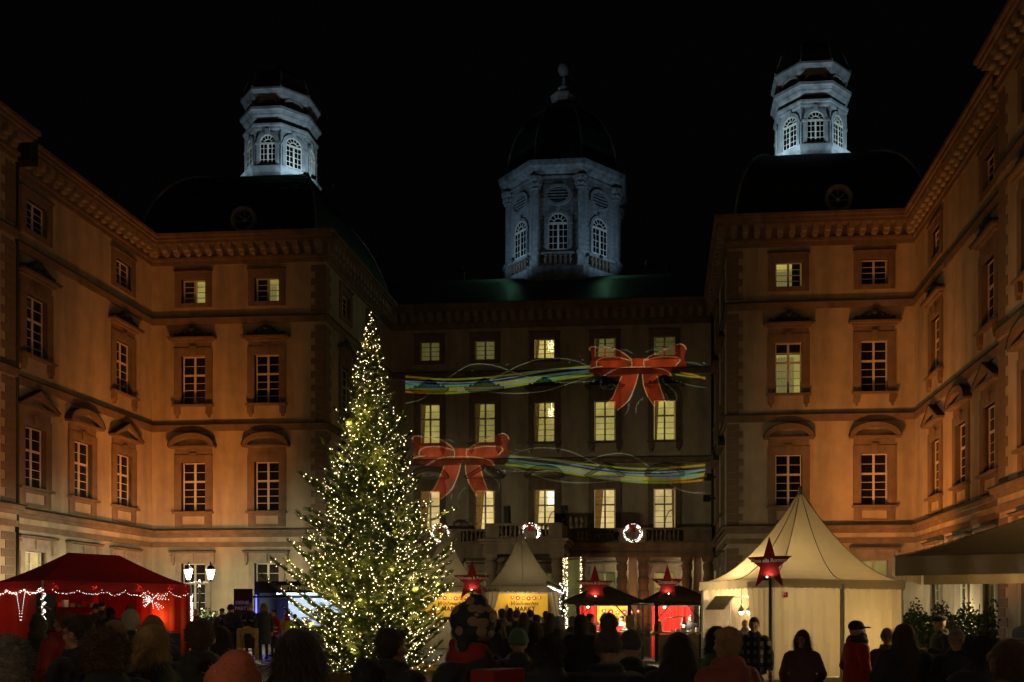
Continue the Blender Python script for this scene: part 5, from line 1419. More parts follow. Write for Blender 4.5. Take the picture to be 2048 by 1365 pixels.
# wreaths on the balcony
for px, py, V_, nm in ((880, 1066, 55.9, 'leftmost wreath half behind the Christmas tree'), (1061, 1066, 52.55, 'middle wreath behind a pagoda peak'), (1266, 1067, 55.9, 'rightmost wreath on the balcony pedestal')):
    u_ = t_(px, V_); d = -u_ * sT + V_ * cT; z_ = ZP(py, d)
    wr = thing('lit_wreath', nm + ', white lights with red bow', 'wreath', (u_, V_, z_), 0, 'lit wreaths on the balcony')
    m = MB(); m.tube([(.5 * math.cos(a * math.pi / 12), 0, .5 * math.sin(a * math.pi / 12)) for a in range(25)], .07, 6, False); part('fir_ring', m, M['needle'], wr)
    m = MB()
    for i in range(170):
        a = rf.random() * 6.28; b = rf.random() * 6.28; m.octb(((.5 + .07 * math.cos(b)) * math.cos(a), -.08 * abs(math.sin(b)), (.5 + .07 * math.cos(b)) * math.sin(a)), .021)
    part('fairy_lights', m, M['bulb_white'], wr)['kind'] = 'stuff'
    m = MB()
    m.prism([(0, .45), (-.22, .58), (-.24, .38)], -.14, -.08); m.prism([(0, .45), (.24, .38), (.22, .58)], -.14, -.08); m.box(-.06, -.16, .4, .06, -.08, .52)
    m.prism([(-.03, .42), (.04, .42), (-.02, .05), (-.14, .1)], -.13, -.09); m.prism([(0, .42), (.06, .42), (.17, .12), (.06, .04)], -.12, -.085)
    part('red_bow', m, M['red_print'], wr)

# ------------------------------------------------------------------ twin street lantern
q0 = W(399, 36.5); sl = thing('street_lantern', 'black twin headed street lantern lit bright before the left pavilion', 'street lantern', q0, TH)
hz_ = ZP(1165, 36.5) - q0[2]
m = MB(); m.lathe([(.14, 0), (.14, .3), (.08, .4), (.07, 1.0), (.09, 1.05), (.05, 1.15), (.042, hz_ - .25), (.08, hz_ - .2), (.045, hz_ - .1), (.05, hz_), (.02, hz_ + .12)], 12); part('post', m, M['iron'], sl)
m = MB()
for s_ in (-1, 1):
    m.tube([(0, 0, hz_), (s_ * .2, 0, hz_ + .0), (s_ * .38, 0, hz_ - .02), (s_ * .44, 0, hz_ + .1)], .018, 5)
    m.tube([(s_ * (.18 + .09 * math.cos(a * .5)), 0, hz_ - .1 + .09 * math.sin(a * .5)) for a in range(13)], .01, 4)
part('scroll_bracket', m, M['iron'], sl)
for s_ in (-1, 1):
    x = s_ * .44
    m = MB(); m.lathe([(.075, hz_ + .12), (.16, hz_ + .5)], 6, (x, 0)); hd_ = part('lantern_glass', m, M['lampglass'], sl)
    m = MB(); m.lathe([(.19, hz_ + .5), (.19, hz_ + .53), (.11, hz_ + .64), (.04, hz_ + .68), (.05, hz_ + .72), (.012, hz_ + .82)], 6, (x, 0)); m.lathe([(.03, hz_ + .02), (.08, hz_ + .115)], 6, (x, 0)); part('lantern_cap', m, M['iron'], sl)
    v_ = Vector((q0[0], q0[1], q0[2])) + Vector((x * cT, x * sT, hz_ + .44))
    lamp('lantern', 'POINT', (v_.x, v_.y - .0, v_.z), 1900, (1, .87, .56), .03)
# unseen lamps added to brighten the ground floor walls and the porch
for px, d, z_, e, nm in ((1745, 44.0, 2.5, 300, 'right pavilion'), (1881, 38, 1.25, 420, 'right wing'), (300, 43.0, 2.7, 900, 'left corner'), (205, 37.5, 2.7, 420, 'left wing')):
    q = W(px, d, z_); b_ = thing('wall_fill_lamp', 'added fill lamp on a post near the %s hidden by the tents' % nm, 'lantern', (q[0], q[1], gz(q[1])), 0)
    m = MB(); m.tube([(0, 0, 0), (0, 0, z_ - .6)], .04, 8); part('post', m, M['iron'], b_)
    m = MB(); m.lathe([(.08, z_ - .55), (.15, z_ - .2)], 6); part('lantern_glass', m, M['lampglass'], b_)
    if z_ > 2: m = MB(); m.lathe([(.2, z_ - .2), (.03, z_ - .05)], 6); part('lantern_cap', m, M['iron'], b_)
    lamp('lantern', 'POINT', (q[0], q[1], gz(q[1]) + z_ - .26), e, (1, .82, .48), .04)
for x, nm in ((-14.8 - rc[2], 'at the left behind the tree'), (rc[1], 'above the left timber stall'), (rc[3], 'above the right timber stall')):  # added to light the porch wall, kept out of view by columns
    x *= 57.6 / VP_
    b_ = thing('porch_fill_lamp', 'small added ceiling fill lamp hidden behind a porch column ' + nm, 'lantern', (x, 57.6, 5.0))
    m = MB(); m.ball((0, 0, 0), .12, 10, 8); part('globe', m, M['lampglass'], b_, True)
    m = MB(); m.tube([(0, 0, .1), (0, 0, .3)], .01, 4); part('rod', m, M['iron'], b_)
    lamp('porch', 'POINT', (x, 57.6, 5.0), 60, (1, .85, .5), .05)
for x, y, nm in ((-7.5, -4.0, 'left'), (6.5, -5.0, 'right')):  # unseen fill added for the crowd seen from behind
    b_ = thing('court_fill_lamp', 'unseen fill lamp on a tall post behind the photographer on the %s' % nm, 'lantern', (x, y, 0))
    m = MB(); m.tube([(0, 0, 0), (0, 0, 4.6)], .06, 8); part('post', m, M['iron'], b_)
    m = MB(); m.lathe([(.1, 4.6), (.2, 5.05)], 6); part('lantern_glass', m, M['lampglass'], b_)
    lamp('court_fill_light', 'POINT', (x, y, 4.85), 640, (1, .72, .42), .08)
flood('small orange uplight at the foot of the right porch columns', (-.6, 54.0, gz(50) + .3), (-.6, 56.2, 4.2), 220, (1, .32, .1), .1, 120, 1, .5)

M['sign_print'] = mat('dim yellow lettering', (.5, .42, .2), .6, 0, emit=(.5, .4, .18), estr=.12, sample=False)
M['sign_blue'] = mat('dim blue lettering', (.35, .35, .6), .6, 0, emit=(.3, .3, .7), estr=.05, sample=False)
# ------------------------------------------------------------------ food trailer behind the tree
q0 = W(512, 33.5); fx = thing('food_trailer', 'black food trailer reading MIETE MICH with bright serving hatch behind the tree', 'food trailer', q0, TH)
LT = 4.0; Ht = ZP(1163, 33.5) - q0[2]
m = MB(); m.box(0, 0, Ht - .42, LT, 2.0, Ht); m.box(0, 0, .35, LT, 2.0, .95); m.box(0, .02, .95, .12, 2.0, Ht - .42); m.box(LT - .12, .02, .95, LT, 2, Ht - .42); m.box(.12, 1.9, .95, LT - .12, 2.0, Ht - .42)
part('body', m, M['iron'], fx)
m = MB(); m.box(.12, -.75, Ht - .62, LT - .1, -.005, Ht - .55); part('hatch_flap', m, M['iron'], fx)
m = MB(); m.box(.6, .0, .953, LT - .15, .0 + .3, 1.0); part('counter', m, M['metal'], fx)
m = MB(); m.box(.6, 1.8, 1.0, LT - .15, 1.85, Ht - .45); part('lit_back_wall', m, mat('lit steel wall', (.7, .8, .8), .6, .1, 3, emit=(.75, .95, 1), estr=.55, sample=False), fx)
m = MB(); m.box(.7, .15, Ht - .47, LT - .2, .2, Ht - .43); part('tube_light', m, mat('tube light', (1, 1, 1), .5, 0, emit=(.8, .97, 1), estr=6), fx)
for i in range(7): m = MB(); x = .75 + i * .42; m.box(x, .25, 1.0, x + .3, .5, 1.0 + .12 + .1 * (i % 3)); part('display_box', m, M['white_print'] if i % 2 else M['metal'], fx)
link('lettering', text_mesh('MIETE MICH', .25, M['sign_print'], 0, .006), fx, (1.45, -.012, Ht - .33))
for x in (.9, 3.1): m = MB(); m.tube([(x, .1, .33), (x, .3, .33)], .33, 16); part('wheel', m, M['iron'], fx)
v_ = Vector(q0) + Vector((.6 * cT, .6 * sT, Ht - .8)); lamp('hatch', 'POINT', (v_.x + 1.2, v_.y - .1, v_.z), 45, (.75, .93, 1), .1)
lamp('blue_neon', 'POINT', (q0[0] + .2, q0[1] - .35, 1.6), 70, (.12, .12, 1), .1)
m = MB(); m.tube([(.03, -.06, .9), (.03, -.06, Ht - .5)], .025, 6); part('blue_neon_tube', m, mat('blue neon', (.1, .1, 1), .5, 0, emit=(.12, .14, 1), estr=3), fx)
q1 = W(486, 32.5); po_ = thing('poster_stand', 'dark poster panel reading DEINE PARTY left of the food trailer', 'poster', q1, TH)
hp_ = ZP(1178, 32.5) - q1[2]
m = MB(); m.box(-.33, 0, .2, .33, .05, hp_); part('panel', m, M['iron'], po_)
link('lettering', text_mesh('DEINE', .17, M['sign_blue'], 0, .004), po_, (-.03, -.008, hp_ - .55)); link('lettering', text_mesh('PARTY', .17, M['sign_blue'], 0, .004), po_, (-.03, -.008, hp_ - .75))

# bar table in bright wood
q1 = W(499, 28.6); bt = thing('bar_table', 'bright wooden standing table with diagonal braces and a snack on top', 'table', q1, TH + .15)
h = .93
m = MB(); m.box(-.3, -.3, h, .3, .3, h + .05); part('tabletop', m, M['wood'], bt)
for sx in (-1, 1):
    for sy in (-1, 1): m = MB(); m.box(sx * .27 - .045, sy * .27 - .045, 0, sx * .27 + .045, sy * .27 + .045, h); part('leg', m, M['wood'], bt)
    m = MB(); m.tube([(sx * .25, -.27, h - .3), (sx * .02, -.27, h - .02)], .025, 4); part('brace', m, M['wood'], bt)
m = MB(); m.box(-.28, -.32, h - .12, .28, -.29, h - .002); part('apron', m, M['wood'], bt)
bo = thing('snack_tray', 'small yellow snack tray on the wooden standing table', 'tray', (q1[0] - .05, q1[1], q1[2] + h + .05), TH)
m = MB(); m.box(-.1, -.06, 0, .1, .06, .03); m.ball((0, 0, .04), (.08, .04, .03)); part('tray', m, M['yellow'], bo)

# ------------------------------------------------------------------ hedges
def hedge(label, pa, pb, h, seed, tall=0.5):
    a, b = Vector(pa[:2]), Vector(pb[:2]); t = thing('hedge', label, 'hedge', (a.x, a.y, gz(a.y))); rh = random.Random(seed)
    m = MB(); d = b - a; n = int(d.length * 2200); sd = Vector((-d.y, d.x)).normalized()
    for i in range(n):
        f_ = rh.random(); o = rh.uniform(-.35, .35); spike = tall * (.5 + .5 * math.sin(f_ * 23 + seed)) * rh.random() ** 2
        z = rh.uniform(.1, h) + spike; p = Vector(((d * f_ + sd * o).x, (d * f_ + sd * o).y, z))
        u_ = Vector((rh.uniform(-1, 1), rh.uniform(-1, 1), rh.uniform(-.3, 1))).normalized() * .10; v_ = u_.cross(Vector((rh.uniform(-1, 1), rh.uniform(-1, 1), rh.uniform(-1, 1)))).normalized() * .04
        m.quad(p - v_ * .3, p + u_ * .5 - v_, p + u_, p + u_ * .5 + v_)
    part('leaves', m, M['leaf'], t)
    m = MB()
    for i in range(int(d.length * 6)):
        f_ = rh.random(); p = d * f_; m.tube([(p.x, p.y, 0), (p.x + rh.uniform(-.1, .1), p.y + rh.uniform(-.1, .1), h + tall * rh.random())], .012, 4)
    part('stems', m, M['bark'], t)
hedge('leafy hedge with tall loose shoots under the right wing windows', W(1800, 27.5), W(1992, 26), 1.35, 4, .55)
hedge('low green hedge beneath the street lantern beside the red tent', W(372, 37), W(472, 36), 1.35, 9, .35)
# ------------------------------------------------------------------ people
def remesh(mb, name, mats, voxel=.02, smooth_it=4, zone=None, noise=0.0, seed=0, fuzz=None):
    me = mb.mesh('tmp', mats[0]); o = bpy.data.objects.new('tmp', me); C.objects.link(o)
    r = o.modifiers.new('r', 'REMESH'); r.mode = 'VOXEL'; r.voxel_size = voxel; r.use_smooth_shade = True
    s = o.modifiers.new('s', 'SMOOTH'); s.iterations = smooth_it; s.factor = .5
    bpy.context.view_layer.update()
    m2 = bpy.data.meshes.new_from_object(o.evaluated_get(bpy.context.evaluated_depsgraph_get()))
    bpy.data.objects.remove(o); bpy.data.meshes.remove(me); m2.name = name
    m2.materials.clear()
    for m in mats: m2.materials.append(m)
    if noise:
        rn = random.Random(seed); n = len(m2.vertices); co = np.empty(n * 3, np.float32); m2.vertices.foreach_get('co', co); co = co.reshape(-1, 3)
        ph = [rn.uniform(0, 6) for _ in range(9)]
        for f_ in (18, 37, 71):
            co += (noise * 14 / f_) * np.stack([np.sin(co[:, 1] * f_ + ph[0]) * np.cos(co[:, 2] * f_ * 1.3 + ph[1]), np.sin(co[:, 2] * f_ * 1.1 + ph[2]) * np.cos(co[:, 0] * f_ + ph[3]), np.sin(co[:, 0] * f_ * .9 + ph[4]) * np.cos(co[:, 1] * f_ + ph[5])], 1)
        m2.vertices.foreach_set('co', co.ravel())
    if zone:
        idx = [zone(p.center) for p in m2.polygons]; m2.polygons.foreach_set('material_index', idx)
    m2.polygons.foreach_set('use_smooth', [True] * len(m2.polygons)); m2.update()
    if fuzz:                                             # loose strands lying on the surface
        n_, ln, down = fuzz; rn = random.Random(seed + 5); ps = list(m2.polygons); vs = [tuple(v.co) for v in m2.vertices]; fs = [tuple(p.vertices) for p in ps]; nn = len(fs)
        for _ in range(n_):
            p = rn.choice(ps); c_ = p.center.copy(); nv = p.normal
            d = Vector((rn.gauss(0, .45), rn.gauss(0, .45), -down + rn.gauss(0, .4))) + nv * rn.uniform(.15, .7)
            d = d.normalized() * ln * rn.uniform(.5, 1.3); sd = d.cross(nv); sd = sd.normalized() * .0016 if sd.length > 1e-6 else Vector((.0016, 0, 0))
            k = len(vs); q1 = c_ + d * .55 + nv * .004; vs += [tuple(c_ - sd), tuple(c_ + sd), tuple(q1 + sd * .8), tuple(q1 - sd * .8), tuple(c_ + d + nv * .001)]
            fs.append((k, k + 1, k + 2, k + 3)); fs.append((k + 3, k + 2, k + 4))
        m3 = bpy.data.meshes.new(name); m3.from_pydata(vs, [], fs); m3.materials.append(mats[0])
        m3.polygons.foreach_set('use_smooth', [True] * nn + [False] * (len(fs) - nn)); m3.update(); bpy.data.meshes.remove(m2); return m3
    return m2


def cap(m, p, q, r0, r1, n=10):                          # capsule limb
    p, q = Vector(p), Vector(q); k = 5
    m.tube([p + (q - p) * (i / k) for i in range(k + 1)], [r0 + (r1 - r0) * i / k for i in range(k + 1)], n); m.ball(p, r0, n, 6); m.ball(q, r1, n, 6)


POSES = {                                                # elbow, wrist (right side positive x), front is -y
    'pockets': ((.29, .03, 1.13), (.20, -.13, .97)),
    'cup': ((.27, .02, 1.13), (.12, -.27, 1.20)),
    'hang': ((.27, .03, 1.13), (.28, -.03, .86)),
    'fold': ((.28, -.02, 1.15), (.05, -.22, 1.13)),
}


def hand(m, w_, d, s):
    """palm, four fingers and thumb from wrist w_ along d"""
    w_ = Vector(w_); d = Vector(d).normalized(); sd = d.cross(Vector((0, 0, 1))); sd = sd.normalized() if sd.length > .2 else Vector((0, -1, 0))
    cu = Vector((-s * .6, 0, 0)) + Vector((0, -.3, -.2)); pal = w_ + d * .045
    m.ball(pal, (.028 + abs(sd.x) * .012, .028 + abs(sd.y) * .012, .03), 8, 6); cap(m, w_, pal + d * .03, .024, .026, 8)
    for i, L_ in enumerate((.062, .072, .068, .052)):
        a = pal + d * .035 + sd * (.033 - .022 * i); b = a + d * L_ * .55; c_ = b + (d * .7 + cu * .5).normalized() * L_ * .5
        m.tube([a, b, c_], [.0105, .010, .008], 6)
    a = pal + sd * .035 - d * .01; m.tube([a, a + (sd * .7 + d * .7) * .035, a + (sd * .5 + d) * .055], [.012, .011, .009], 6)


def body_mesh(pose):
    m = MB(); el, wr = POSES[pose]
    m.ball((0, .005, 1.635), (.074, .092, .108), 16, 12); m.ball((0, -.028, 1.565), (.052, .058, .055), 12, 8)      # skull, jaw
    m.ball((0, -.088, 1.655), (.05, .016, .014), 8, 6)                                                             # brow
    m.prism([(-.014, 1.598), (.014, 1.598), (.006, 1.648), (-.006, 1.648)], -.118, -.07); m.ball((0, -.108, 1.605), (.014, .016, .012), 8, 6)
    m.ball((0, -.088, 1.572), (.026, .014, .008), 8, 6); m.ball((0, -.086, 1.556), (.022, .013, .008), 8, 6); m.ball((0, -.078, 1.528), (.022, .02, .018), 8, 6)
    for s in (-1, 1): m.ball((s * .076, .01, 1.618), (.012, .022, .032), 8, 6); m.ball((s * .045, -.062, 1.60), (.024, .02, .022), 8, 6)
    cap(m, (0, .015, 1.44), (0, .0, 1.57), .056, .05, 12)
    m.ball((0, .01, 1.27), (.165, .105, .2), 14, 10); m.ball((0, .005, 1.05), (.14, .1, .16), 14, 10); m.ball((0, .015, .93), (.16, .115, .13), 14, 10)
    for s in (-1, 1):
        m.ball((s * .15, .01, 1.41), (.075, .065, .055), 10, 8)
        cap(m, (s * .09, .01, .9), (s * .1, -.015, .49), .088, .058); cap(m, (s * .1, -.015, .49), (s * .105, .02, .09), .056, .04)
        m.ball((s * .11, -.05, .045), (.045, .13, .042), 10, 8)
        e, w_ = (s * el[0], el[1], el[2]), (s * wr[0], wr[1], wr[2])
        cap(m, (s * .185, .01, 1.39), e, .05, .038); cap(m, e, w_, .037, .026)
        if pose != 'pockets': hand(m, w_, Vector(w_) - Vector(e), s)
        else: m.ball(w_, (.035, .05, .04), 8, 6)
    def zone(c_):
        if c_.z > 1.47 or (c_.z > .7 and pose != 'pockets' and (Vector((abs(c_.x), c_.y, c_.z)) - Vector(wr)).length < .17 and (Vector((abs(c_.x), c_.y, c_.z)) - Vector(wr)).dot(Vector(wr) - Vector(el)) > -.004): return 0
        return 2 if c_.z < .1 else 1
    me = remesh(m, 'body_' + pose, [M['skin'], M['denim'], M['shoe']], .0115, 2, zone)
    return me


def coat_mesh(pose, length):
    m = MB(); el, wr = POSES[pose]
    m.ball((0, .012, 1.27), (.205, .15, .23), 16, 12); m.ball((0, .01, 1.08), (.195, .15, .2), 16, 12)
    zb = {'short': .80, 'long': .48}[length]
    prof = [(1.0, 1.2, .2), (.95, 1.05, .2)]
    rings = [(1.22, .19, .14), (1.05, .195, .15), (.92, .21, .155), (zb, .215 if length == 'short' else .235, .16 if length == 'short' else .185)]
    vs = []; n = 20
    for z, rx, ry in rings:
        for k in range(n): a = 6.28318 * k / n; vs.append((rx * math.cos(a) * (1 + .03 * math.sin(5 * a)), .012 + ry * math.sin(a), z))
    fs = [(i * n + k, i * n + (k + 1) % n, (i + 1) * n + (k + 1) % n, (i + 1) * n + k)[::-1] for i in range(len(rings) - 1) for k in range(n)]
    fs += [tuple(range(n)), tuple(range(len(rings) * n - 1, (len(rings) - 1) * n - 1, -1))]
    m.add(vs, fs)
    for s in (-1, 1):
        m.ball((s * .155, .01, 1.40), (.09, .09, .07), 12, 8)
        e, w_ = Vector((s * el[0], el[1], el[2])), Vector((s * wr[0], wr[1], wr[2]))
        cap(m, (s * .19, .01, 1.38), e, .078, .064); cap(m, e, e + (w_ - e) * (.86 if pose != 'pockets' else 1.0), .064, .052)
    m.lathe([(.085, 1.42), (.088, 1.49), (.08, 1.515), (.06, 1.50)], 14, (0, .012))
    m.ball((0, .055, 1.49), (.105, .085, .065), 14, 8); m.ball((0, .09, 1.42), (.13, .07, .07), 12, 8)
    for s in (-1, 1): m.ball((s * .07, -.01, 1.475), (.045, .06, .05), 10, 8)
    return remesh(m, 'coat_' + pose, [M['denim']], .017, 3, None, .0065, len(pose) + len(length))


def head_mesh(kind):
    m = MB(); nz, vx, sm = .004, .011, 2
    def skullcap(gx=.084, gy=.1, gz_=.112, y=.022, z=1.652): m.ball((0, y, z), (gx, gy, gz_), 18, 12)
    if kind == 'short': skullcap(.083, .095, .108, .026, 1.66); m.ball((0, -.045, 1.715), (.06, .05, .03), 10, 8); m.ball((0, .06, 1.6), (.062, .05, .06), 10, 8)
    elif kind == 'bald': skullcap(.077, .088, .098, .03, 1.64); m.ball((0, .06, 1.6), (.062, .05, .06), 10, 8); nz = .001
    elif kind == 'bob': skullcap(.095, .11, .115, .022, 1.655); m.ball((0, .055, 1.56), (.1, .07, .1), 14, 10); [m.ball((s * .08, .0, 1.56), (.03, .06, .1), 10, 8) for s in (-1, 1)]
    elif kind == 'long':
        skullcap(.095, .11, .115, .022, 1.655); m.ball((0, .07, 1.56), (.105, .07, .12), 14, 10); m.ball((0, .1, 1.42), (.125, .062, .16), 14, 10); m.ball((0, .115, 1.30), (.09, .05, .14), 14, 10)
        for s in (-1, 1): m.ball((s * .085, .0, 1.55), (.03, .06, .13), 10, 8); m.ball((s * .1, .03, 1.42), (.035, .05, .14), 10, 8)
        nz = .007
    elif kind == 'curly':
        skullcap(.105, .118, .12, .03, 1.655); m.ball((0, .06, 1.56), (.105, .085, .09), 14, 10); nz = .014; rn = random.Random(2)
        for i in range(70):
            a, e = rn.random() * 6.28, rn.uniform(-.4, 1.5); c_ = Vector((.1 * math.cos(a) * math.cos(e), .03 + .112 * math.sin(a) * math.cos(e), 1.64 + .115 * math.sin(e)))
            if c_.y > -.07: m.ball(c_, rn.uniform(.018, .032), 6, 5)
    elif kind in ('beanie', 'pompom'):
        m.ball((0, .012, 1.685), (.092, .108, .115), 18, 12); m.lathe([(.09, 1.63), (.1, 1.64), (.1, 1.685), (.09, 1.695)], 18, (0, .012), sy=1.14); nz = .003
        if kind == 'pompom':
            m.ball((0, .03, 1.85), .062, 12, 10); rn = random.Random(4)
            for i in range(50): a, e = rn.random() * 6.28, rn.uniform(-1.5, 1.5); m.ball((.06 * math.cos(a) * math.cos(e), .03 + .06 * math.sin(a) * math.cos(e), 1.85 + .06 * math.sin(e)), .014, 5, 4)
    elif kind == 'cap': m.ball((0, .012, 1.69), (.088, .104, .085), 18, 12); m.prism([(-.07, 1.665), (.07, 1.665), (.06, 1.68), (0, 1.688), (-.06, 1.68)], -.165, -.06); nz = .001
    elif kind == 'flatcap': m.ball((0, -.012, 1.70), (.1, .135, .055), 18, 12); m.prism([(-.07, 1.675), (.07, 1.675), (.06, 1.69), (-.06, 1.69)], -.165, -.08); nz = .002
    elif kind == 'brim': m.ball((0, .012, 1.72), (.088, .1, .09), 18, 12); m.lathe([(.16, 1.665), (.165, 1.675), (.08, 1.685)], 20, (0, .012)); nz = .001; vx = .009
    elif kind == 'hood':
        m.ball((0, .035, 1.64), (.12, .125, .145), 18, 12); m.ball((0, .07, 1.5), (.13, .1, .11), 14, 10); m.ball((0, .06, 1.76), (.07, .08, .07), 10, 8); nz = .003
    elif kind == 'bigknit':
        m.ball((0, .03, 1.72), (.125, .14, .125), 18, 12); m.ball((0, .03, 1.64), (.12, .135, .07), 18, 12); m.ball((0, .06, 1.83), (.07, .07, .05), 10, 8); nz = .003; vx = .014
        [m.ball((s * .1, .03, 1.56), (.03, .05, .06), 8, 6) for s in (-1, 1)]
    elif kind == 'scarf': m.lathe([(.07, 1.42), (.115, 1.44), (.125, 1.48), (.11, 1.53), (.07, 1.54)], 16, (0, .0)); m.ball((.05, -.11, 1.38), (.04, .03, .1), 8, 6); nz = .006
    elif kind == 'facescarf': m.ball((0, -.045, 1.555), (.085, .085, .075), 12, 8); m.lathe([(.08, 1.42), (.13, 1.44), (.14, 1.5), (.1, 1.57)], 16, (0, .0)); nz = .005
    elif kind == 'backpack': m.box(-.15, .13, .98, .15, .30, 1.42); m.box(-.11, .28, 1.0, .11, .35, 1.22); nz = .003; vx = .02; sm = 6
    fz = {'short': (2600, .016, .6), 'bald': (900, .008, .3), 'bob': (3200, .06, 1.2), 'long': (4200, .085, 1.5), 'curly': (4200, .032, .1), 'beanie': (500, .01, 0), 'pompom': (1800, .022, 0), 'hood': (500, .018, 0), 'bigknit': (900, .012, 0)}.get(kind)
    return remesh(m, kind, [M['denim']], vx, sm, None, nz, 3, fz)


BODY = {p: body_mesh(p) for p in POSES}
COAT = {(p, l): coat_mesh(p, l) for p in POSES for l in ('short', 'long')}
HEAD = {}
GLS = MB()
for s in (-1, 1): GLS.tube([(s * .034 + .024 * math.cos(a * .6283), -.1, 1.628 + .02 * math.sin(a * .6283)) for a in range(11)], .0025, 4); GLS.tube([(s * .058, -.098, 1.63), (s * .078, .0, 1.63)], .0025, 4)
GLS = GLS.mesh('glasses', M['metal'])
EYES = MB(); [EYES.ball((s * .031, -.084, 1.628), (.011, .008, .006), 8, 6) for s in (-1, 1)]; EYES = EYES.mesh('eyes', M['eye'])
COLS = {
    'black': (.010, .010, .012), 'navy': (.010, .014, .03), 'char': (.022, .022, .024), 'brown': (.04, .022, .014), 'rust': (.14, .035, .018), 'red': (.42, .012, .012), 'dred': (.16, .008, .008),
    'olive': (.03, .032, .018), 'beige': (.22, .17, .11), 'grey': (.10, .10, .105), 'salmon': (.62, .17, .10), 'green': (.04, .075, .05), 'plum': (.055, .02, .028), 'white': (.6, .57, .52), 'yellow': (.45, .5, .06), 'blue': (.02, .04, .12), 'teal': (.02, .06, .07),
    'h_black': (.008, .006, .005), 'h_brown': (.045, .022, .012), 'h_red': (.11, .028, .012), 'h_blond': (.33, .21, .09), 'h_grey': (.28, .26, .23), 'h_white': (.5, .46, .38), 'h_dark': (.02, .012, .009)}
CM = {}
for k_ in COLS:
    if k_ not in ('salmon', 'white', 'yellow', 'beige', 'red', 'h_blond', 'h_grey', 'h_white'): COLS[k_] = tuple(min(.6, c * 1.9 + .004) for c in COLS[k_])
def cmat(k, quilt=False):
    if (k, quilt) not in CM: CM[(k, quilt)] = coatmat('cloth ' + k if k[:2] != 'h_' else 'hair ' + k[2:], COLS[k], quilt)
    return CM[(k, quilt)]
def plaid():
    m = coatmat('plaid flannel', (.3, .28, .26)); nt = m.node_tree; N = nt.nodes; L = nt.links
    tc = N.new('ShaderNodeTexCoord'); sp = N.new('ShaderNodeSeparateXYZ'); L.new(tc.outputs['Object'], sp.inputs[0]); outs = []
    for ax, sc_ in ((0, 9.0), (2, 7.0)):
        a = N.new('ShaderNodeMath'); a.operation = 'MULTIPLY'; a.inputs[1].default_value = sc_; L.new(sp.outputs[ax], a.inputs[0])
        f_ = N.new('ShaderNodeMath'); f_.operation = 'FRACT'; L.new(a.outputs[0], f_.inputs[0])
        g_ = N.new('ShaderNodeMath'); g_.operation = 'LESS_THAN'; g_.inputs[1].default_value = .5; L.new(f_.outputs[0], g_.inputs[0]); outs.append(g_.outputs[0])
    mu = N.new('ShaderNodeMath'); mu.operation = 'MULTIPLY'; L.new(outs[0], mu.inputs[0]); L.new(outs[1], mu.inputs[1])
    mx = N.new('ShaderNodeMix'); mx.data_type = 'RGBA'; mx.inputs[6].default_value = (.018, .018, .024, 1); mx.inputs[7].default_value = (.20, .18, .16, 1)
    L.new(mu.outputs[0], mx.inputs[0]); L.new(mx.outputs[2], N['Principled BSDF'].inputs['Base Color']); return m
def knit():
    m = coatmat('patterned knit', (.2, .2, .2)); nt = m.node_tree; N = nt.nodes; L = nt.links
    tc = N.new('ShaderNodeTexCoord'); vo = N.new('ShaderNodeTexVoronoi'); vo.inputs['Scale'].default_value = 15; L.new(tc.outputs['Object'], vo.inputs['Vector'])
    g_ = N.new('ShaderNodeMath'); g_.operation = 'LESS_THAN'; g_.inputs[1].default_value = .47; L.new(vo.outputs[0], g_.inputs[0])
    mx = N.new('ShaderNodeMix'); mx.data_type = 'RGBA'; mx.inputs[6].default_value = (.02, .028, .028, 1); mx.inputs[7].default_value = (.30, .20, .15, 1)
    L.new(g_.outputs[0], mx.inputs[0]); L.new(mx.outputs[2], N['Principled BSDF'].inputs['Base Color']); return m
CM[('plaid', False)] = plaid(); CM[('knit', False)] = knit()


def put(name, me, parent, m_):
    o = link(name, me, parent)
    o.material_slots[0].link = 'OBJECT'; o.material_slots[0].material = m_
    return o


NAMES = {'short': 'hair', 'bald': 'hair', 'bob': 'hair', 'long': 'hair', 'curly': 'hair', 'beanie': 'beanie', 'pompom': 'bobble_hat', 'cap': 'cap', 'flatcap': 'flat_cap', 'brim': 'brimmed_hat', 'hood': 'hood', 'bigknit': 'knit_hat', 'scarf': 'scarf', 'facescarf': 'scarf', 'backpack': 'backpack'}
HTOP = {'short': 1.77, 'bald': 1.745, 'bob': 1.775, 'long': 1.775, 'curly': 1.81, 'beanie': 1.805, 'pompom': 1.92, 'cap': 1.78, 'flatcap': 1.765, 'brim': 1.815, 'hood': 1.83, 'bigknit': 1.875}


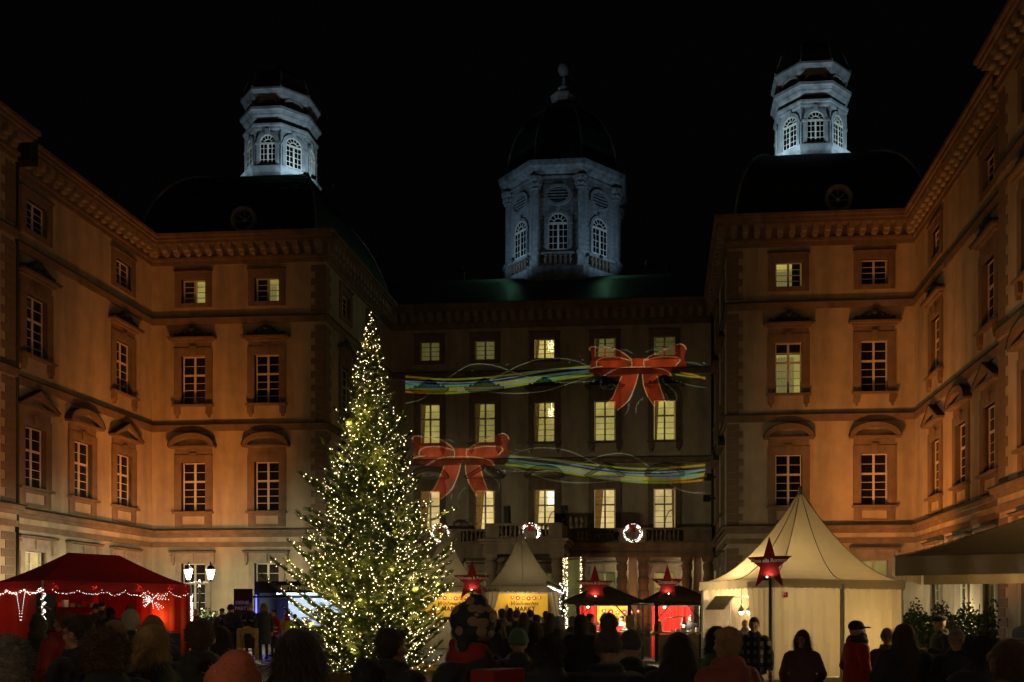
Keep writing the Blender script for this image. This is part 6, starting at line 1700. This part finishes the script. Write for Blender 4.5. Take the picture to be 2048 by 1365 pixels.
def person(px, top, d, yaw, pose, coat, heads, label, ccol, quilt=False, extra=(), group=None, wide=1.0, loc=None):
    """px, top: photo column and head top row; yaw 0 = seen from behind, 180 = facing us"""
    x, y, z = loc or W(px, d)
    k0 = heads[0][0]
    H_ = ZP(top, d) - z
    s = max(.80, min(1.12, H_ / HTOP[k0]))
    z += min(.35, max(-.25, H_ - s * HTOP[k0])) if abs(H_ - s * HTOP[k0]) > .001 and loc is None and d > 9 else 0
    t = thing('person', label, 'person', (x, y, z), TH + rad(180 + yaw), group)
    t.scale = (s * wide, s * wide, s)
    b = link('body', BODY[pose], t); link('eyes', EYES, t)
    c_ = put('coat', COAT[(pose, coat)], t, cmat(ccol, quilt))
    for k, hc in heads:
        if k not in HEAD: HEAD[k] = head_mesh(k)
        put(NAMES[k], HEAD[k], t, cmat(hc))
    for e in extra:
        if e == 'glasses': link('glasses', GLS, t)
        elif e == 'cup':
            m = MB(); m.lathe([(.028, 1.19), (.036, 1.29), (.03, 1.285)], 10, (0.02, -.30)); 
            o = part('cup', m, M['white_print'], t)
        elif e == 'apron': m = MB(); m.box(-.15, -.172, .75, .15, -.15, 1.36); part('apron', m, M['red_curtain'], t)
        elif e == 'hivis':
            for z_ in (.92, 1.06):
                m = MB(); m.lathe([(.218, z_), (.222, z_ + .05)], 20, (0, .012), sy=.76, cap=False); part('reflective_stripe', m, M['white_print'], t)
        elif e == 'strap': m = MB(); m.tube([(-.14, .14, 1.44), (0, .175, 1.25), (.16, .15, 1.0)], .013, 4); part('bag_strap', m, M['shoe'], t)
        elif e == 'bag': m = MB(); m.lathe([(.12, .78), (.15, .9), (.13, 1.02)], 10, (.05, -.2), sy=.6); part('hand_bag', m, M['shoe'], t)
        elif e == 'vest': m = MB(); m.box(-.13, .155, 1.16, .13, .185, 1.24); m.box(-.12, .155, 1.27, .12, .18, 1.33); part('reflective_panel', m, cmat('yellow'), t)
    return t


P = person
# far group around the wooden table and the trailer
P(391, 1218, 29.5, 200, 'cup', 'long', [('short', 'h_blond')], 'person with light hair in dark coat standing at the right end of the red tent', 'brown')
P(444, 1216, 29, 30, 'cup', 'short', [('cap', 'char')], 'person in grey cap and dark jacket before the low green hedge', 'char')
P(462, 1208, 28.5, 0, 'pockets', 'short', [('beanie', 'black')], 'broad person in black hooded jacket beside the poster panel', 'black', True, wide=1.15)
P(500, 1205, 29.6, 190, 'cup', 'long', [('beanie', 'beige'), ('scarf', 'black')], 'person in beige knit cap eating at the wooden table', 'black')
P(527, 1206, 28.6, 40, 'hang', 'long', [('bob', 'h_blond'), ('scarf', 'beige')], 'blond person in long black coat right of the wooden table', 'black')
P(548, 1219, 30.5, 150, 'hang', 'short', [('short', 'h_dark')], 'person in red jacket with two white reflective stripes', 'red', False, ('hivis',))
P(574, 1222, 31, 20, 'cup', 'short', [('hood', 'dred')], 'person in yellow vest and dark red hood at the trailer counter', 'yellow')
P(590, 1228, 31.3, 10, 'pockets', 'short', [('short', 'h_dark')], 'person in black half hidden by the lowest tree branches', 'black')
# inside and before the red tent
P(192, 1206, 26.5, 185, 'fold', 'short', [('beanie', 'black')], 'seller in dark cap under the middle of the red tent', 'dred')
P(222, 1213, 25, 10, 'cup', 'short', [('curly', 'h_dark')], 'person with bushy dark hair at the red tent counter', 'black')
P(203, 1204, 25.5, 60, 'cup', 'short', [('cap', 'char')], 'person in grey cap turned sideways under the red tent', 'brown')
P(258, 1209, 27, 190, 'pockets', 'short', [('beanie', 'black')], 'seller in black beanie beside the starburst light', 'dred')
P(125, 1220, 10.5, 70, 'pockets', 'short', [('short', 'h_red')], 'reddish haired person left behind the man with dark quiff', 'dred')
P(80, 1226, 12.5, 0, 'pockets', 'long', [('hood', 'olive')], 'person in olive hooded coat beside the lit tent pole', 'olive')
P(230, 1238, 8.5, 20, 'pockets', 'short', [('bob', 'h_blond'), ('scarf', 'olive')], 'person with short ochre blond hair left of the white haired man', 'olive')
P(262, 1218, 9.5, 15, 'pockets', 'short', [('short', 'h_white')], 'white haired man in black jacket before the red tent', 'black')
P(306, 1228, 9.0, 30, 'cup', 'short', [('long', 'h_blond')], 'person with long fair hair in front of the orange lit tent wall', 'black')
P(156, 1228, 6.3, 80, 'cup', 'short', [('short', 'h_dark')], 'man with dark quiff in profile facing left', 'black')
P(18, 1262, 4.9, 20, 'pockets', 'short', [('curly', 'h_grey')], 'grey curly haired person in beige coat at the left edge', 'beige', wide=1.1)
P(208, 1247, 5.2, 30, 'pockets', 'short', [('curly', 'h_brown')], 'person with big curly brown hair in dark coat in the left foreground', 'black', wide=1.12)
P(297, 1246, 5.6, 75, 'cup', 'short', [('bob', 'h_blond')], 'blond woman in profile facing left holding a cup', 'black', False, ('cup',))
P(401, 1238, 6.2, 15, 'pockets', 'short', [('short', 'h_brown')], 'brown haired person with broad black coat left of the salmon hood', 'black', wide=1.2)
P(437, 1250, 8.0, 40, 'pockets', 'short', [('bob', 'h_dark')], 'dark haired person close behind the broad black coat', 'navy', wide=1.1)
P(455, 1298, 4.2, 60, 'cup', 'short', [('hood', 'salmon')], 'short person in salmon orange hood in the left foreground', 'brown', wide=1.25)
P(598, 1253, 4.3, 10, 'pockets', 'short', [('long', 'h_dark')], 'woman with long dark hair in black jacket left of the tree', 'black', True, wide=1.12)
P(785, 1254, 6.0, -30, 'pockets', 'short', [('short', 'h_dark')], 'man with short cropped hair and broad shoulders before the tree', 'black', wide=1.15)
P(740, 1314, 4.3, -10, 'pockets', 'short', [('short', 'h_black')], 'short dark haired youth at the bottom edge below the tree', 'black', wide=1.05)
P(938, 1190, 5.6, 55, 'cup', 'short', [('bigknit', 'knit'), ('facescarf', 'dred'), ('backpack', 'dred')], 'tall person in big patterned knit hat with dark red scarf and red backpack', 'black', False, (), None, 1.1)
# queue at the pagoda tents
q_ = [(975, 1243, 15, 'curly', 'h_dark', 'char', 'person with curly dark hair leftmost in the queue before the banner'), (985, 1219, 18.5, 'short', 'h_brown', 'black', 'brown haired person queuing at the left side of the yellow banner'),
      (1003, 1217, 19.5, 'short', 'h_dark', 'olive', 'dark haired person in firefighter style jacket with yellow reflective panel'), (1019, 1216, 20, 'hood', 'black', 'black', 'person in pointed black hood in the queue under the lettering'),
      (1034, 1219, 19, 'beanie', 'brown', 'black', 'person in brown beanie queuing below the word MARKT'), (1047, 1224, 17.5, 'bob', 'h_brown', 'char', 'person with brown bob hair in the middle of the queue'),
      (1061, 1219, 20.5, 'beanie', 'black', 'black', 'person in black beanie right of the brown beanie in the queue'), (1074, 1229, 18, 'short', 'h_dark', 'brown', 'dark haired person in brown coat near the right end of the banner'),
      (1092, 1222, 22, 'short', 'h_dark', 'black', 'person in black at the right curtain of the right pagoda tent'), (1101, 1225, 17.5, 'long', 'h_brown', 'black', 'long haired person at the right end of the tent queue'),
      (1118, 1231, 16, 'bob', 'h_grey', 'char', 'grey haired person last in the tent queue'), (990, 1237, 13.5, 'short', 'h_black', 'black', 'black haired person standing in the second row at the left of the queue'),
      (1072, 1242, 13, 'long', 'h_dark', 'brown', 'long dark haired person in the second row behind the green beanie')]
for i, (px, tp, d, hk, hc, cc_, lb) in enumerate(q_):
    P(px, tp, d, R.uniform(-35, 35), R.choice(('pockets', 'cup', 'fold')), R.choice(('short', 'long')), [(hk, hc)], lb, cc_, i % 3 == 0, ('vest',) if i == 2 else ())
P(1037, 1255, 8.6, 0, 'pockets', 'long', [('beanie', 'green')], 'person in greenish beanie standing before the queue', 'black', wide=1.1)
P(1100, 1264, 6.8, 5, 'pockets', 'long', [('curly', 'h_black')], 'person with bushy black hair in wide dark coat at the centre', 'black', wide=1.15)
P(963, 1256, 9.5, -20, 'pockets', 'short', [('short', 'h_dark')], 'person in navy coat right behind the red backpack', 'navy')
P(1145, 1232, 17.5, 20, 'cup', 'long', [('short', 'h_grey'), ('scarf', 'olive')], 'grey haired person with olive scarf left of the timber stall', 'olive')
P(1163, 1227, 13.5, -15, 'hang', 'long', [('bob', 'h_dark')], 'tall person with dark bob hair in long black coat before the left stall', 'black', False, ('strap',), None, 1.05)
P(1181, 1227, 21, -60, 'cup', 'short', [('short', 'h_black')], 'black haired customer turned right at the left stall counter', 'black')
P(1216, 1226, 6.4, 5, 'pockets', 'long', [('pompom', 'brown')], 'person in brown bobble hat with wide dark coat before the left stall', 'black', True, (), None, 1.15)
P(1262, 1257, 7.4, -5, 'pockets', 'short', [('beanie', 'char')], 'person in dark beanie right beside the bobble hat', 'black', wide=1.1)
P(1357, 1262, 6.5, 5, 'pockets', 'long', [('long', 'h_dark')], 'woman with long dark hair and shoulder strap before the right stall', 'black', False, ('strap',), None, 1.15)
P(1436, 1250, 7.6, -30, 'pockets', 'short', [('bob', 'h_black')], 'black haired person partly hidden by the rust coat', 'green', wide=1.05)
P(1453, 1252, 6.4, 30, 'pockets', 'long', [('short', 'h_blond')], 'older person with short light hair in dark rust coat', 'rust', wide=1.1)
P(1508, 1234, 14.2, 165, 'hang', 'short', [('short', 'h_dark')], 'man in black and grey checked shirt jacket by the star pole', 'plaid')
P(1604, 1258, 11.2, 150, 'pockets', 'long', [('long', 'h_brown')], 'woman with long hair and glasses in plum coat looking left', 'plum', False, ('glasses', 'bag'))
P(1714, 1240, 11.5, -80, 'pockets', 'short', [('cap', 'black'), ('facescarf', 'black')], 'man in bright red jacket and black cap facing right', 'red', wide=1.1)
P(1774, 1255, 12.2, 170, 'hang', 'long', [('beanie', 'beige'), ('scarf', 'beige')], 'person in pale beanie and glasses between red jacket and long haired woman', 'plum', False, ('glasses',))
P(1807, 1245, 9.6, 0, 'pockets', 'long', [('long', 'h_brown'), ('scarf', 'grey')], 'woman with long brown hair and grey scarf in black coat seen from behind', 'black', wide=1.15)
P(1880, 1230, 14, 95, 'cup', 'short', [('flatcap', 'black')], 'man in black flat cap facing left under the awning', 'black')
P(1913, 1256, 9.4, 165, 'cup', 'short', [('short', 'h_grey')], 'grey haired man looking down under the awning', 'black')
P(1958, 1262, 7.0, 20, 'pockets', 'long', [('curly', 'h_black')], 'person with bushy black hair below the right wing windows', 'black', wide=1.2)
P(2010, 1275, 6.0, 60, 'cup', 'short', [('long', 'h_brown')], 'brown long haired person near the right edge', 'brown', wide=1.1)
P(2042, 1250, 8.0, 40, 'pockets', 'short', [('brim', 'grey')], 'person in grey brimmed hat cut by the right edge', 'black')
P(1935, 1268, 10.5, 0, 'pockets', 'short', [('hood', 'black')], 'person in black hood close behind the grey haired man', 'black', wide=1.1)
# sellers inside the stalls
def seller(wf, x, y, zf, top, d, *a, **k):
    q = wf(x, y, zf)
    t = person(0, top, d, *a, loc=q, **k); return t
px_ = W(1381, 28.6); P(1381, 1230, 28.6, 182, 'hang', 'short', [('short', 'h_dark')], 'smiling seller in black jumper in front of the red curtain', 'black')
P(1243, 1231, 28.6, 150, 'cup', 'short', [('short', 'h_dark')], 'seller in pale hoodie and red apron in the left stall', 'white', False, ('apron',))
P(1206, 1235, 28.8, 185, 'cup', 'short', [('short', 'h_black')], 'black haired helper half hidden in the left stall', 'dred')
P(1490, 1240, 22.3, 190, 'cup', 'short', [('short', 'h_grey')], 'helper bent behind the counter in the big cream tent', 'grey')
